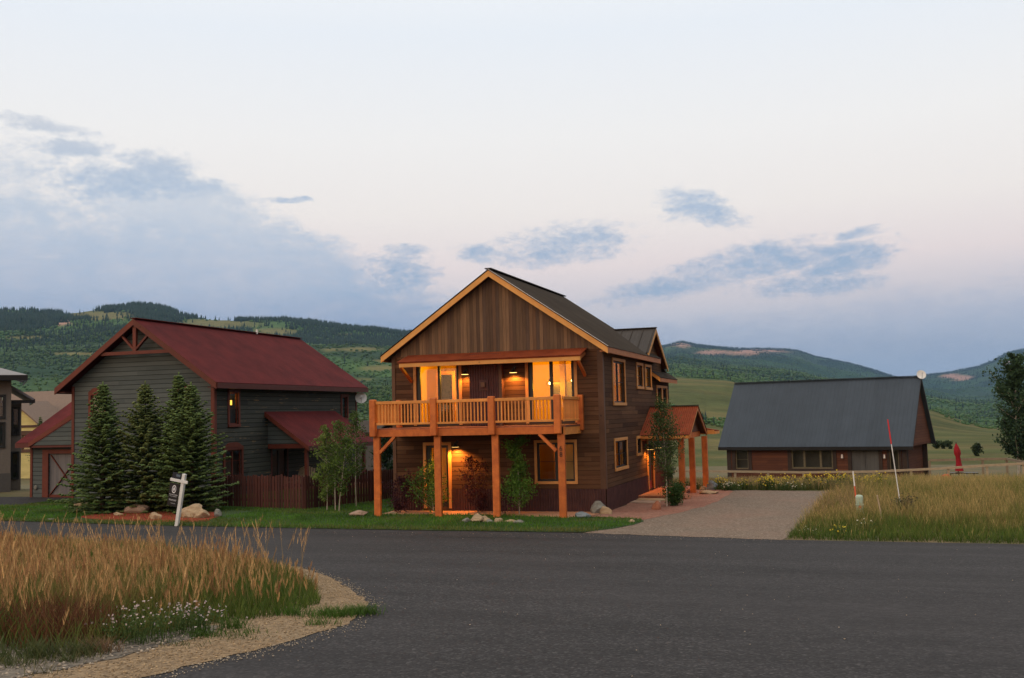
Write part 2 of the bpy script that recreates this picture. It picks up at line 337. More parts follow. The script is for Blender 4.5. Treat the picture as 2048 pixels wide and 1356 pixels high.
M['redrust'] = simple('red rusted roofing', (.27, .06, .02), (.17, .034, .013), 2.2, .75, .15, 0, .1)
M['darkroof'] = simple('charcoal corrugated roofing', (.062, .052, .043), (.046, .039, .033), 1.3, .8, .1, .0, .08)
M['galv'] = simple('galvanised edge', (.5, .5, .5), (.4, .4, .42), 8, .4, .1, .6)
M['seam'] = ribbed('dark standing seam', (.06, .052, .046), (.048, .042, .038), 0, .42, .65, spec=.15)
M['concrete'] = simple('concrete', (.3, .28, .25), (.2, .19, .17), 4, .9, .3)
M['deckboard'] = planks('red deck boards', 0, .14, [(.34, .12, .06), (.28, .1, .05), (.38, .15, .075)], .7)
M['black'] = simple('black metal', (.012, .012, .013), rough=.4)
M['steel'] = simple('brushed steel', (.55, .5, .44), (.45, .42, .38), 3, .28, .05, .9, .5, (1, 1, 30))
M['inner'] = simple('warm painted plaster', (.8, .54, .035), (.74, .48, .03), 1.5, .8, .05)
M['innerwood'] = planks('interior pine', 2, .2, [(.5, .25, .07), (.56, .3, .09), (.46, .22, .06)], .5)
M['unlitdark'] = simple('unlit room darkness', (.05, .045, .04), (.04, .036, .03), 2)  # dark colour stands in for the shade of unlit rooms
M['cabinet'] = simple('honey cabinet', (.62, .36, .1), (.52, .28, .08), 2.5, .45, .05, 0, .4, (1, 1, .15))
M['bulb'] = emit('glowing bulb', (1, .66, .2), 16.0)
M['lantern'] = emit('lantern glow', (1, .48, .06), 2.6)
M['shadeglow'] = emit('lit lamp mouth', (1, .55, .15), 4.0)
m, t = newmat('cream slat blind'); t.n('ShaderNodeOutputMaterial', Surface=t.n('ShaderNodeMixShader', _0=.55, _1=t.n('ShaderNodeBsdfDiffuse', Color=(.55, .42, .2, 1)).outputs[0], _2=t.n('ShaderNodeBsdfTranslucent', Color=(.7, .5, .2, 1)).outputs[0]).outputs[0]); M['blind'] = m
M['reddoor'] = simple('red painted door', (.32, .035, .02), (.25, .028, .018), 4, .45)
M['white'] = simple('white paint', (.72, .72, .7), (.62, .63, .62), 5, .5)
# second house
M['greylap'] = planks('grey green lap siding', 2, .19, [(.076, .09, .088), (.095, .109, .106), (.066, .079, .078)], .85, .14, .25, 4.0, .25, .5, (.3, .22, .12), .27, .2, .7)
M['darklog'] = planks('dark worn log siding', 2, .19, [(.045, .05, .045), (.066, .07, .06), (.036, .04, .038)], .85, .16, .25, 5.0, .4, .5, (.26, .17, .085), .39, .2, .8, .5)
M['redroof'] = ribbed('red metal roof', (.125, .023, .023), (.072, .016, .017), 1, .068, .85, 0, .35, False, .06)
M['redroofx'] = ribbed('red metal lean-to roof', (.125, .023, .023), (.072, .016, .017), 0, .068, .85, 0, .35, False, .06)
M['redtrim'] = timber('barn red trim', (.135, .03, .017), (.092, .021, .012))
M['darkred'] = timber('dark red fascia', (.1, .024, .018), (.07, .018, .014))
M['gardoor'] = planks('grey vertical door boards', 0, .12, [(.16, .15, .15), (.13, .125, .13), (.18, .165, .16)], .8, .06, .5, 30)
M['picket'] = planks('dark red pickets', 0, .11, [(.06, .021, .017), (.085, .029, .022), (.048, .018, .015)], .85, .01, .9, 30)
# third house
M['blueroof'] = ribbed('blue grey ribbed roof', (.05, .066, .086), (.042, .056, .073), 0, .24, .7, 0, .7, True, .2)
M['redwood'] = planks('red log siding', 2, .16, [(.118, .041, .02), (.09, .031, .016), (.14, .05, .024)], .7, .1, .4, 6, .3)
M['brownlog'] = simple('dark brown trim', (.045, .028, .02), rough=.7)
M['khaki'] = simple('khaki window frame', (.16, .13, .075), rough=.6)
M['greydoor'] = planks('weathered grey door', 0, .2, [(.1, .098, .092), (.085, .082, .078)], .8, .04, .5, 30)
# others
M['stucco'] = simple('taupe stucco', (.155, .135, .118), (.13, .114, .1), 9, .9, .3)
M['stuccodark'] = simple('dark stucco base', (.085, .082, .08), (.07, .067, .066), 9, .9, .3)
M['greyroof'] = simple('light grey roofing', (.24, .235, .245), (.2, .195, .2), 3, .6)
M['greyseam'] = ribbed('grey standing seam', (.2, .19, .215), (.16, .155, .175), 1, .4, .5, 0, .8)
M['teal'] = glassmat('teal tinted glass', (.35, .6, .5), 2.2)
M['yellowwall'] = planks('pale yellow siding', 2, .2, [(.5, .44, .18), (.53, .46, .2)], .8, .05, .7)
M['tanroof'] = simple('tan shingles', (.2, .145, .11), (.155, .112, .09), 5, .85)
M['brown'] = timber('brown timber', (.09, .045, .03), (.06, .03, .02))
M['fencewood'] = simple('weathered pale fence', (.42, .33, .22), (.3, .235, .16), 5, .85, .3, 0, .2, (1, 1, 3))
M['leaf'] = leafmat('leaves', .35); M['grass'] = leafmat('grass blades', .3); M['needle'] = leafmat('needles', .1); M['petal'] = leafmat('petals', .3)
M['oldwood'] = simple('old grey fence wood', (.26, .2, .13), (.18, .14, .095), 5, .9, .3)
M['aspenbark'] = simple('pale aspen bark', (.5, .46, .38), (.22, .19, .15), 9, .8, .2, 0, .2, (1, 1, .4))
M['bark'] = simple('grey brown bark', (.14, .1, .075), (.075, .055, .04), 14, .9, .5, 0, .1, (1, 1, .3))
M['redpaint'] = simple('red plastic', (.62, .03, .035), (.56, .028, .03), 4, .5)
M['orange'] = simple('faded orange plastic', (.68, .12, .055), (.6, .1, .05), 6, .55)
M['greenped'] = simple('pale green plastic', (.4, .5, .4), (.3, .4, .32), 4, .6, .2)
M['redcloth'] = simple('red canvas', (.3, .008, .014), (.24, .007, .012), 5, .85)
M['stone_tan'] = simple('tan stone', (.42, .31, .19), (.26, .19, .12), 5, .9, .6, bd=.04)
M['stone_grey'] = simple('grey lichen stone', (.25, .25, .22), (.13, .12, .1), 4, .9, .6, bd=.04)
M['stone_blue'] = simple('bluish stone', (.2, .235, .26), (.13, .15, .165), 5, .9, .6, bd=.03)
M['stone_red'] = simple('red sandstone', (.36, .15, .085), (.24, .095, .055), 5, .9, .6, bd=.03)
M['stone_pink'] = simple('pinkish flagstone', (.36, .25, .18), (.26, .18, .135), 4, .9, .5, bd=.02)
# ground
M['asphalt'] = speckle('asphalt', [(.012, .0115, .0125), (.023, .0215, .0225), (.032, .03, .031), (.018, .017, .018), (.07, .067, .066)], 40, .85, .5, (.036, .033, .034), .14, .008, True)
M['gravel'] = speckle('driveway gravel', [(.12, .088, .064), (.19, .145, .108), (.235, .185, .142), (.15, .115, .088), (.31, .255, .2)], 38, .95, .9, (.17, .108, .08), .35, .02)
M['redgravel'] = speckle('red gravel', [(.24, .1, .066), (.31, .14, .095), (.2, .085, .06), (.34, .18, .13)], 30, .95, .7, (.24, .15, .11), .5, .02)
M['tangravel'] = speckle('tan road shoulder gravel', [(.2, .135, .075), (.31, .215, .12), (.26, .18, .1), (.15, .105, .065), (.4, .29, .175)], 40, .95, .9, (.21, .165, .11), .5, .02)
M['greygravel'] = speckle('grey shoulder gravel', [(.08, .07, .06), (.19, .16, .125), (.14, .12, .1), (.055, .05, .045), (.3, .25, .19)], 24, .95, .9, (.15, .13, .1), .6, .03)
M['lawnsoil'] = simple('turf underlay', (.03, .065, .014), (.02, .042, .01), 8, .95, .4)
M['patio'] = simple('pink patio stone', (.48, .25, .145), (.4, .2, .115), 2, .85, .2)
M['mulch'] = speckle('red bark mulch', [(.3, .05, .022), (.2, .034, .016), (.36, .075, .03), (.14, .026, .014)], 34, .95, .9, (.17, .035, .018), 1.2, .03)
M['field'] = simple('dry field soil', (.14, .1, .045), (.07, .075, .028), .6, .95, .3)

# ================================================================== GROUND
def sheet(name, poly, m, dz, label=None, kind='structure', step=1.0):
    bm = bmesh.new(); vs = [bm.verts.new((x, y, 0)) for x, y in poly]; bm.faces.new(vs)
    bmesh.ops.triangulate(bm, faces=bm.faces[:])
    y0, y1 = min(p[1] for p in poly), max(p[1] for p in poly)
    for y in np.arange(math.ceil(y0), y1, step):
        bmesh.ops.bisect_plane(bm, geom=bm.verts[:]+bm.edges[:]+bm.faces[:], plane_co=(0, y, 0), plane_no=(0, 1, 0), dist=1e-5)
    for v in bm.verts: v.co.z = h1(v.co.y)+dz
    bmesh.ops.recalc_face_normals(bm, faces=bm.faces)
    for f in bm.faces:
        if f.normal.z < 0: f.normal_flip()
    me = bpy.data.meshes.new(name); bm.to_mesh(me); bm.free(); me.materials.append(m)
    o = bpy.data.objects.new(name, me); COL.objects.link(o)
    tag(o, label, kind=kind); return o
def wob(poly, amp=.12, seg=.5, seed=1):
    """a polygon edge made irregular"""
    r = random.Random(seed); out = []
    for (a, b), (c, d) in zip(poly, poly[1:]+poly[:1]):
        L = math.hypot(c-a, d-b); n = max(1, min(60, int(L/seg)))
        for k in range(n):
            t = k/n; j = amp if 0 < k else amp*.3
            out.append((a+(c-a)*t+r.uniform(-j, j), b+(d-b)*t+r.uniform(-j, j)))
    return out
ys = np.arange(-70, 76, 1.0); xs = np.arange(-110, 111, 5.0)
gv = np.array([(x, y, h1(y)) for y in ys for x in xs]); nx = len(xs)
gq = [(j*nx+i, j*nx+i+1, (j+1)*nx+i+1, (j+1)*nx+i) for j in range(len(ys)-1) for i in range(nx-1)]
tag(np_mesh('ground', gv, quads=gq, m=M['field']), 'dry grassy ground around the houses', kind='structure')
ROAD = [(-90, -2.2), (-30, -3.6), (-19.7, -4.39), (-12.6, -5.2), (-4.3, -5.5), (.73, -5.53), (2.6, -5.8), (5.81, -6.38), (11, -6.55), (20, -6.9), (90, -9), (90, -62), (-90, -62)]
sheet('road', ROAD, M['asphalt'], .006, 'dark asphalt road and junction')
sheet('driveway', wob([(.75, -5.6), (5.81, -6.46), (6.18, -.34), (6.3, 3), (6.6, 6), (7.2, 8.3), (4.5, 8.8), (1.8, 9.2), (2.6, 6), (1.2, 0), (1.2, -2.5)], .07, .4, 3), M['gravel'], .012, 'gravel driveway')
sheet('gravel_bed', wob([(-.6, -1.5), (.4, -1.62), (1.2, -1.8), (1.62, -2.2), (2.15, -.5), (2.75, 2.0), (2.95, 4.2), (3.0, 6.5), (2.9, 8.6), (2.2, 10.4), (.05, 11.5), (.05, 0), (-.6, .05)], .06, .4, 5), M['redgravel'], .016, 'red gravel bed beside the timber house')
LAWN = [(-60, -2.9), (-30, -3.62), (-19.7, -4.41), (-12.6, -5.22), (-4.3, -5.52), (.62, -5.5), (1.25, -4.6), (1.62, -3.6), (1.72, -2.7), (1.5, -2.0), (.2, -1.72), (-1.0, -1.84), (-3.2, -1.1), (-6.1, -1.3), (-7.0, -1.2), (-7.4, 3), (-7.4, 12), (-16.9, 12), (-17.1, 4.0), (-24.2, 3.9), (-24.0, 1.7), (-25.4, .9), (-32, .4), (-60, .5)]
sheet('lawn', wob(LAWN, .05, .5, 8), M['lawnsoil'], .02, 'mown green lawn')
sheet('driveway_asphalt', [(-24.3, 1.3), (-24.9, .95), (-32, .45), (-32, 2.6), (-31.3, 4.6), (-27.2, 5.0), (-24.3, 4.6)], M['asphalt'], .024, 'dark paved driveway before the garage')
sheet('patio', wob([(-7.2, -1.35), (-6.0, -1.35), (-3.2, -1.35), (-1.0, -1.95), (-.35, -1.75), (-.1, -.9), (-.1, -.05), (-7.3, -.05)], .04, .4, 4), M['patio'], .026, 'pink stone patio under the balcony')
sheet('mulch_bed', wob([(-17.9, -2.2), (-16.9, -1.2), (-15, -.6), (-13.2, -1.4), (-12.4, -2.6), (-11.9, -4.0), (-12.8, -4.35), (-14.6, -4.2), (-16.2, -3.9), (-17.6, -3.1)], .12, .4, 9), M['mulch'], .03, 'red bark mulch bed under the spruces', 'stuff')
ISL = [(-1.95, -15.52), (-.55, -16.98), (.55, -18.4), (1.65, -20.0), (2.23, -21.65), (2.2, -23.07), (2.11, -23.95), (2.0, -24.86), (1.4, -27), (.2, -29), (-3, -31.5), (-40, -33), (-40, -12), (-11.3, -12.91), (-6.77, -13.43), (-4.22, -14.21)]
sheet('road_shoulder', wob(ISL, .045, .2, 12), M['tangravel'], .012, 'tan gravel shoulder of the grass island')
sheet('shoulder_gravel', wob([(1.05, -25.1), (1.2, -24.2), (1.1, -22.6), (.9, -22.2), (-.5, -23), (-8, -25), (-20, -27), (-20, -31.5), (-3, -30.5), (.2, -28)], .1, .25, 14), M['greygravel'], .018, 'coarse grey gravel at the grass edge')

# ---- far hills: a polar sheet, ridge heights by bearing (degrees left of +Y)
RIDGE = [(75, 4.5), (60, 4.8), (52.95, 5.06), (47.98, 5.39), (44.73, 5.72), (42.65, 5.63), (41.72, 5.65), (40.78, 5.79), (39.63, 5.96), (38.37, 6.08), (37.58, 6.04), (36.68, 5.84), (36.18, 5.66), (35.17, 5.51), (34.36, 5.43), (33.12, 5.32), (32.08, 5.38), (30.71, 5.4), (29.44, 5.26), (27.83, 5.0), (26.21, 4.79), (24.58, 4.55), (21.84, 4.28), (19.09, 3.98), (14.96, 3.59), (10.1, 3.53), (9.2, 3.74), (8.19, 3.52), (7.31, 3.41), (6.44, 3.29), (4.71, 3.2), (3.63, 3.11), (3.01, 3.03), (2.16, 2.7), (.51, 2.3), (-.71, 1.89), (-1.79, 1.48), (-2.34, 1.34), (-3.09, 1.51), (-4.47, 1.64), (-5.43, 1.81), (-6.41, 2.12), (-6.97, 2.47), (-7.81, 2.67), (-10.08, 3.43), (-13.2, 3.71), (-16.1, 3.28), (-25, 3.6), (-40, 2.5)]
CREST = [(75, 1.2), (52.87, 1.43), (44.69, 1.32), (27.34, 1.54), (13.64, 1.64), (9.97, 1.75), (6.91, 1.5), (3.03, .8), (-.7, .04), (-3.47, -.44), (-4.71, -.94), (-5.96, -1.27), (-7.6, -1.34), (-10.86, -1.46), (-40, -1.5)]
def tab(T, a): T = sorted(T); return np.interp(a, [p[0] for p in T], [p[1] for p in T])
def vnoise(x, y, seed=0):
    x = np.asarray(x, float); y = np.asarray(y, float); xi = np.floor(x).astype(np.int64); yi = np.floor(y).astype(np.int64); fx = x-xi; fy = y-yi
    fx = fx*fx*(3-2*fx); fy = fy*fy*(3-2*fy)
    def hs(a, b):
        q = (a*374761393+b*668265263+seed*974711) & 0x7fffffff; q = ((q ^ (q >> 13))*1274126177) & 0x7fffffff; return ((q ^ (q >> 16)) & 0xffff)/65535.
    return (hs(xi, yi)*(1-fx)+hs(xi+1, yi)*fx)*(1-fy)+(hs(xi, yi+1)*(1-fx)+hs(xi+1, yi+1)*fx)*fy
def fbm(x, y, seed=0, o=5): return sum(vnoise(x*2**k, y*2**k, seed+k)*.5**k for k in range(o))/(2-.5**(o-1))
A = np.concatenate([np.linspace(70, 50, 40, False), np.linspace(50, -12, 620, False), np.linspace(-12, -38, 50)])
ST_D = [72, 130, 260, 500]
rid_d = np.interp(A, [-40, -6, -2.5, -1, 3, 10, 14, 22, 75], [7300, 7300, 7400, 7300, 6600, 5600, 4000, 2400, 2400])
cre = tab(CREST, A); rid = tab(RIDGE, A)
near_el = np.degrees(np.arctan2(-2.5-3.14, 72))
el_st = np.stack([np.full_like(A, near_el), np.where(A > 8, -2.5, -2.62), np.where(A > 8, -.9, -1.9+np.interp(A, [-40, 0, 8], [0, .25, .9])), cre], 1)
NR = 230; verts = np.zeros((len(A), NR, 3)); tt = np.zeros((len(A), NR)); elv = np.zeros((len(A), NR))
for i, a in enumerate(A):
    d2 = rid_d[i]
    # stations: near..crest, a shallow dip, the slope up to the ridge, the back slope
    sd = np.array(ST_D+[760, d2*.55, d2*.8, d2, d2*1.06, d2*1.15]); dip = cre[i]-.25
    r_ = rid[i]
    se = np.concatenate([el_st[i], [dip, dip+(r_-dip)*.48, dip+(r_-dip)*.8, r_, r_*.72, r_*.2]])
    u = np.concatenate([np.geomspace(72, 760, 70, False), np.linspace(760, d2*1.03, 147, False), np.linspace(d2*1.03, d2*1.15, 13)])
    z = np.interp(u, sd, 3.14+sd*np.tan(np.radians(se)))
    elv[i] = np.degrees(np.arctan2(z-3.14, u)); tt[i] = u
    ar = math.radians(a); verts[i, :, 0] = CAM.x-np.sin(ar)*u; verts[i, :, 1] = CAM.y+np.cos(ar)*u; verts[i, :, 2] = z
# smooth along the radial direction, then break the slopes with gullies and knolls
for _ in range(3): verts[:, 1:-1, 2] = .25*verts[:, :-2, 2]+.5*verts[:, 1:-1, 2]+.25*verts[:, 2:, 2]
X, Y = verts[..., 0], verts[..., 1]
far = np.clip((tt-200)/900, 0, 1); AA0 = np.repeat(A[:, None], NR, 1)
edge = np.clip((rid_d[:, None]-tt)/(rid_d[:, None]*.22), 0, 1)
verts[..., 2] += (fbm(X/420, Y/420, 3)-.5)*90*far*edge*np.clip(tt/2400, .6, 2.0)*np.where(AA0 < 12, .55, 1) + (fbm(X/90, Y/90, 8)-.5)*16*far
verts[:, :, 2] -= np.where(tt < 110, .15, 0)
AA = np.repeat(A[:, None], NR, 1)
# vegetation: 0..1 forest cover, meadow patches where the photograph has them
fo = fbm(X/330, Y/330, 21); fo2 = fbm(X/75, Y/75, 31)
el_now = np.degrees(np.arctan2(verts[..., 2]-3.14, tt))
def patch(a0, e0, ra, re): return np.exp(-(((AA-a0)/ra)**2+((el_now-e0)/re)**2)**2)
mead = np.zeros_like(AA)
for p in [(40.0, 5.55, 2.0, .28), (34.4, 5.15, 2.4, .36), (31.3, 4.7, 1.6, .25), (26.8, 3.75, 1.2, .12), (23.9, 3.2, 1.3, .15), (23.6, 2.5, 1.0, .12), (27.6, 4.55, .8, .07), (25.2, 3.1, 1.0, .1), (25.7, 2.7, 1.1, .17), (26.7, 2.05, .7, .08), (28.3, 3.75, .6, .08), (43.5, 4.4, 1.2, .12), (41.2, 3.6, 1.6, .1)]: mead = np.maximum(mead, patch(*p))
rock = np.zeros_like(AA)
for p in [(9.3, 3.6, .9, .22), (5.3, 3.08, 2.1, .18), (7.4, 3.1, 1.0, .13), (-4.9, 1.3, .55, .15), (-4.4, 1.42, .5, .12), (-7.2, 1.9, .25, .2), (42.0, 5.2, .6, .22)]: rock = np.maximum(rock, patch(*p))
rock *= np.clip((fo2-.33)*6, 0, 1)
ffd = np.interp(AA, [9, 14], [700, 250]); far_field = np.clip((ffd-tt)/(ffd*.22), 0, 1)
wood = np.clip((fo-.36)*5+(fo2-.5)*2.2, 0, 1)*(1-far_field)*(1-mead)*(1-rock)
c_for = np.array([.022, .052, .03]); c_asp = np.array([.06, .125, .042]); c_mea = np.array([.15, .14, .055]); c_roc = np.array([.36, .22, .165]); c_fld = np.array([.07, .082, .03]); c_fl2 = np.array([.125, .11, .045])
asp = np.clip((fbm(X/200, Y/200, 51)-.42)*5, 0, 1)[..., None]*np.interp(AA, [6, 16], [.45, 1])[..., None]
col = c_for*(1-asp)+c_asp*asp; op = (1-wood)[..., None]*.18; col = col*(1-op)+np.array([.085, .105, .04])*op
fm = np.clip((fbm(X/60, Y/14, 61)-.45)*4, 0, 1)[..., None]; fcol = c_fld*(1-fm)+c_fl2*fm
for W, c in ((mead[..., None], c_mea), (rock[..., None], c_roc), (far_field[..., None], fcol)): col = col*(1-W)+c*W
ti = np.arange(len(A)-1)[:, None]; tj = np.arange(NR-1)[None, :]
q = np.stack([ti*NR+tj, ti*NR+tj+1, (ti+1)*NR+tj+1, (ti+1)*NR+tj], -1).reshape(-1, 4)
m, t = newmat('hillside'); a_ = t.n('ShaderNodeAttribute', dict(attribute_name='Col')).outputs['Color']
o_ = t.n('ShaderNodeTexCoord').outputs['Object']; n_ = t.noise(o_, .045, 6.0, .7); n2_ = t.noise(o_, .4, 3.0)
f_ = t.mr(t.m('ADD', t.m('MULTIPLY', n_, .7), t.m('MULTIPLY', n2_, .3)), .3, .7, .6, 1.4)
finish(t, t.mix(1.0, a_, t.vec(f_, f_, f_), 'MULTIPLY'), .95, n_, .6, 4.0, 0, .05); M['hill'] = m
hills = np_mesh('hills', verts.reshape(-1, 3), quads=q, cols=col.reshape(-1, 3), m=M['hill'])
hills.data.shade_smooth(); tag(hills, 'wooded hills and bare topped mountains beyond the houses', kind='structure')

# ---- distant woods: a mass of small conifers and aspen domes standing on the hills
def forest():
    n = 260000
    ii = rng.integers(40, len(A)-51, n); jj = rng.integers(36, NR-12, n)
    fi, fj = rng.random(n), rng.random(n)
    i1, j1 = ii+1, jj+1
    lerp = lambda Z: (Z[ii, jj]*(1-fi)+Z[i1, jj]*fi)*(1-fj)+(Z[ii, j1]*(1-fi)+Z[i1, j1]*fi)*fj
    px, py, pz = (lerp(verts[..., k]) for k in range(3)); wd = lerp(wood); d = lerp(tt); a0 = lerp(asp[..., 0]); rd = lerp(rock); md = lerp(mead); ri = rid_d[ii]
    keep = (rng.random(n) < np.where(wd > .35, .85, .12)*(1-.96*np.maximum(rd, md))) & (d < ri*1.03) & (d > np.interp(AA[ii, jj], [9, 14], [760, 250]))
    rid_line = (np.abs(d-ri) < ri*.05) & ((AA[ii, jj] < 33.5) | (AA[ii, jj] > 36) & (AA[ii, jj] < 40)) & (rng.random(n) < .9); keep |= rid_line & (d < ri*1.03); keep |= (d > 260) & (d < 700) & (AA[ii, jj] < 14) & (fbm(px/70, py/70, 91) > .62) & (rng.random(n) < .5)
    px, py, pz, a0, d, rl = px[keep], py[keep], pz[keep], a0[keep], d[keep], rid_line[keep]; n = len(px)
    hi = np.clip((d/ri[keep]-.62)*4, 0, 1)*np.where(d > 0, 1, 1); con = (rng.random(n) < np.clip(hi*1.1-a0*.55, .04, 1)) | rl
    H = np.where(con, rng.uniform(6, 10.5, n), rng.uniform(1.8, 3.6, n))*np.clip(d/1500, .3, 1.25); Rr = np.where(con, H*.17, H*.72)
    k = 5; ang = np.arange(k)*2*np.pi/k
    ca, sa = np.cos(ang), np.sin(ang); rot = rng.uniform(0, 6.28, n)
    V = np.zeros((n, 2*k+1, 3)); low = np.where(con, .05, .1); mid = np.where(con, .4, .62)
    for lev, (fr, fz) in enumerate(((np.where(con, 1., .8), low), (np.where(con, .62, 1.), mid))):
        for q_ in range(k):
            an = ang[q_]+rot+lev*.5; jit = rng.uniform(.75, 1.25, n)
            V[:, lev*k+q_, 0] = px+np.cos(an)*Rr*fr*jit; V[:, lev*k+q_, 1] = py+np.sin(an)*Rr*fr*jit; V[:, lev*k+q_, 2] = pz+H*fz
    V[:, 2*k, 0] = px; V[:, 2*k, 1] = py; V[:, 2*k, 2] = pz+H*np.where(con, 1., .9)
    Q, T = [], []
    for q_ in range(k):
        Q.append([q_, (q_+1) % k, k+(q_+1) % k, k+q_]); T.append([k+q_, k+(q_+1) % k, 2*k])
    base = (np.arange(n)*(2*k+1))[:, None, None]
    cc = np.where(con[:, None], np.array([.02, .044, .03]), np.array([.06, .125, .042])*(.75+.5*a0[:, None]))*rng.uniform(.85, 1.18, (n, 1))*np.stack([rng.uniform(.85, 1.2, n), np.ones(n), rng.uniform(.8, 1.1, n)], 1)
    o = np_mesh('forest', V.reshape(-1, 3), (np.array(T)[None]+base).reshape(-1, 3), (np.array(Q)[None]+base).reshape(-1, 4), np.repeat(cc, 2*k+1, 0), M['needle'])
    tag(o, 'distant forest covering the hills', kind='stuff')
forest()

# ================================================================== TIMBER HOUSE
W0 = -7.327
H = thing('house', 'two storey brown timber house with lit balcony and orange posts', 'house', (-3.66, 4, 0))
Ff = Fr((0, 0, 0), (1, 0, 0), (0, -1, 0)); Fs = Fr((0, 0, 0), (0, 1, 0), (1, 0, 0)); Fl = Fr((W0, 0, 0), (0, 1, 0), (-1, 0, 0))
UL = (-6.43, -4.89, 2.84, 4.92); UR = (-2.47, -.93, 2.84, 4.92); DL = (-6.12, -5.32, .14, 2.18); WL = (-2.24, -.99, .98, 2.21)
wA, wB, wC, wD, wE = (1.45, 3.2, 3.46, 4.85), (5.34, 6.36, 4.07, 4.85), (6.94, 8.0, 4.06, 4.84), (1.42, 3.2, 1.30, 2.18), (4.97, 5.68, 1.64, 2.16)
w1, w2 = (9.2, 10.2, 2.75, 4.08), (10.4, 11.35, 2.75, 4.08); dr = (6.88, 7.9, .2, 2.15)
mb = MB(); Ff.wall(mb, W0, 0, 0, 5.17, [UL, UR, DL, WL]); mb.build('wall', M['siding'], H)
mb = MB(); Fs.wall(mb, 0, 8.6, 0, 5.2, [wA, wB, wC, wD, wE, dr]); Fs.wall(mb, 8.6, 12, 0, 4.7, [w1, w2]); mb.build('wall', M['siding'], H)
mb = MB(); Fl.wall(mb, 0, 12, 0, 5.17, []); mb.quad((W0, 12, 0), (0, 12, 0), (0, 12, 4.7), (W0, 12, 4.7)); mb.build('wall', M['siding'], H)
# gable with vertical boards
mb = MB(); mb.hexa([(W0, 0, 5.17), (0, 0, 5.17), (-3.66, 0, 7.72)], [(W0, .12, 5.17), (0, .12, 5.17), (-3.66, .12, 7.72)]); mb.build('gable_wall', M['gable'], H)
mb = MB(); mb.hexa([(W0, 8.5, 5.17), (0, 8.5, 5.17), (-3.66, 8.5, 7.72)], [(W0, 8.6, 5.17), (0, 8.6, 5.17), (-3.66, 8.6, 7.72)]); mb.build('gable_wall', M['gable'], H)
# corner boards and wainscot
mb = MB(); mb.box(-.155, 0, -.026, -.002, .73, 5.14); mb.build('corner_board', M['cornerboard'], H)
mb = MB(); mb.box(.002, .026, -.026, .14, .73, 5.14); mb.build('corner_board', M['cornerboard'], H)
bp('corner_board', H, M['cornerboard'], W0, W0+.12, -.026, -.002, .73, 5.14)
for a, b in ((W0, -6.225), (-5.225, 0)):
    corrugated(MB(), (a, -.026, .02), (1, 0, 0), (0, 0, 1), b-a, .71, .088, .018, (0, -1, 0)).build('wainscot', M['rustmetal'], H)
corrugated(MB(), (.026, 0, .0), (0, 1, 0), (0, 0, 1), 6.75, .73, .088, .018, (1, 0, 0)).build('wainscot', M['rustmetal'], H)
corrugated(MB(), (.026, 8.02, .0), (0, 1, 0), (0, 0, 1), 3.95, .73, .088, .018, (1, 0, 0)).build('wainscot', M['rustmetal'], H)
# main roof
SL = .685; os_, zE, zR, y0, y1 = .265, 5.22, 7.913, -.315, 8.84
rf = MB()
for sgn, xe in ((1, os_), (-1, W0-os_)):
    rf.slab((xe, y0+.03, zE-.012), (xe, y1, zE-.012), (-3.6635, y1, zR-.012), (-3.6635, y0+.03, zR-.012), .14)
ro = rf.build('roof', M['brown'], H)
cr = MB(); L = math.hypot(os_+3.66, zR-zE); sv = Vector((-(os_+3.66), 0, zR-zE)).normalized()
corrugated(cr, (os_+.03, y0-.03, zE-.015), (0, 1, 0), sv, y1-y0+.06, L+.02, .076, .011, (sv.z, 0, -sv.x))
sv2 = Vector((-W0+os_-3.66, 0, zR-zE)).normalized()
corrugated(cr, (W0-os_-.03, y0-.03, zE-.015), (0, 1, 0), sv2, y1-y0+.06, L+.02, .076, .011, (-sv2.z, 0, sv2.x))
cr.build('corrugated_sheet', M['darkroof'], ro)
mb = MB(); mb.bar((-3.66, y0-.04, zR+.03), (-3.66, y1, zR+.03), .22, .03); mb.build('ridge_cap', M['darkroof'], ro)
mb = MB(); mb.bar((os_+.03, y0-.036, zE+.0), (-3.66, y0-.036, zR+.01), .012, .035, (0, 1, 0)); mb.build('drip_edge', M['galv'], ro)
def rake(p, q, wdt, th, m, parent, name='fascia', nd=(0, 1, 0)):
    """fascia board hanging below the line p-q"""
    p, q = Vector(p), Vector(q); n = Vector(nd)*th; dn = Vector((0, 0, -wdt))
    mb = MB(); mb.hexa([p+dn, q+dn, q+dn+n, p+dn+n], [p, q, q+n, p+n]); return mb.build(name, m, parent)
rake((os_, y0, zE-.03), (-3.6635, y0, zR-.03), .2, .04, M['fascia'], H); rake((W0-os_, y0, zE-.03), (-3.6635, y0, zR-.03), .2, .04, M['fascia'], H)
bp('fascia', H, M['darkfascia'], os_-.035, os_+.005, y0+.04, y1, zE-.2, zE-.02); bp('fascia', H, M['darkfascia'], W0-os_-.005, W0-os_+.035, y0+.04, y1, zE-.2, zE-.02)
bp('soffit', H, M['darkfascia'], .0, os_-.035, y0+.04, y1, zE-.16, zE-.13)
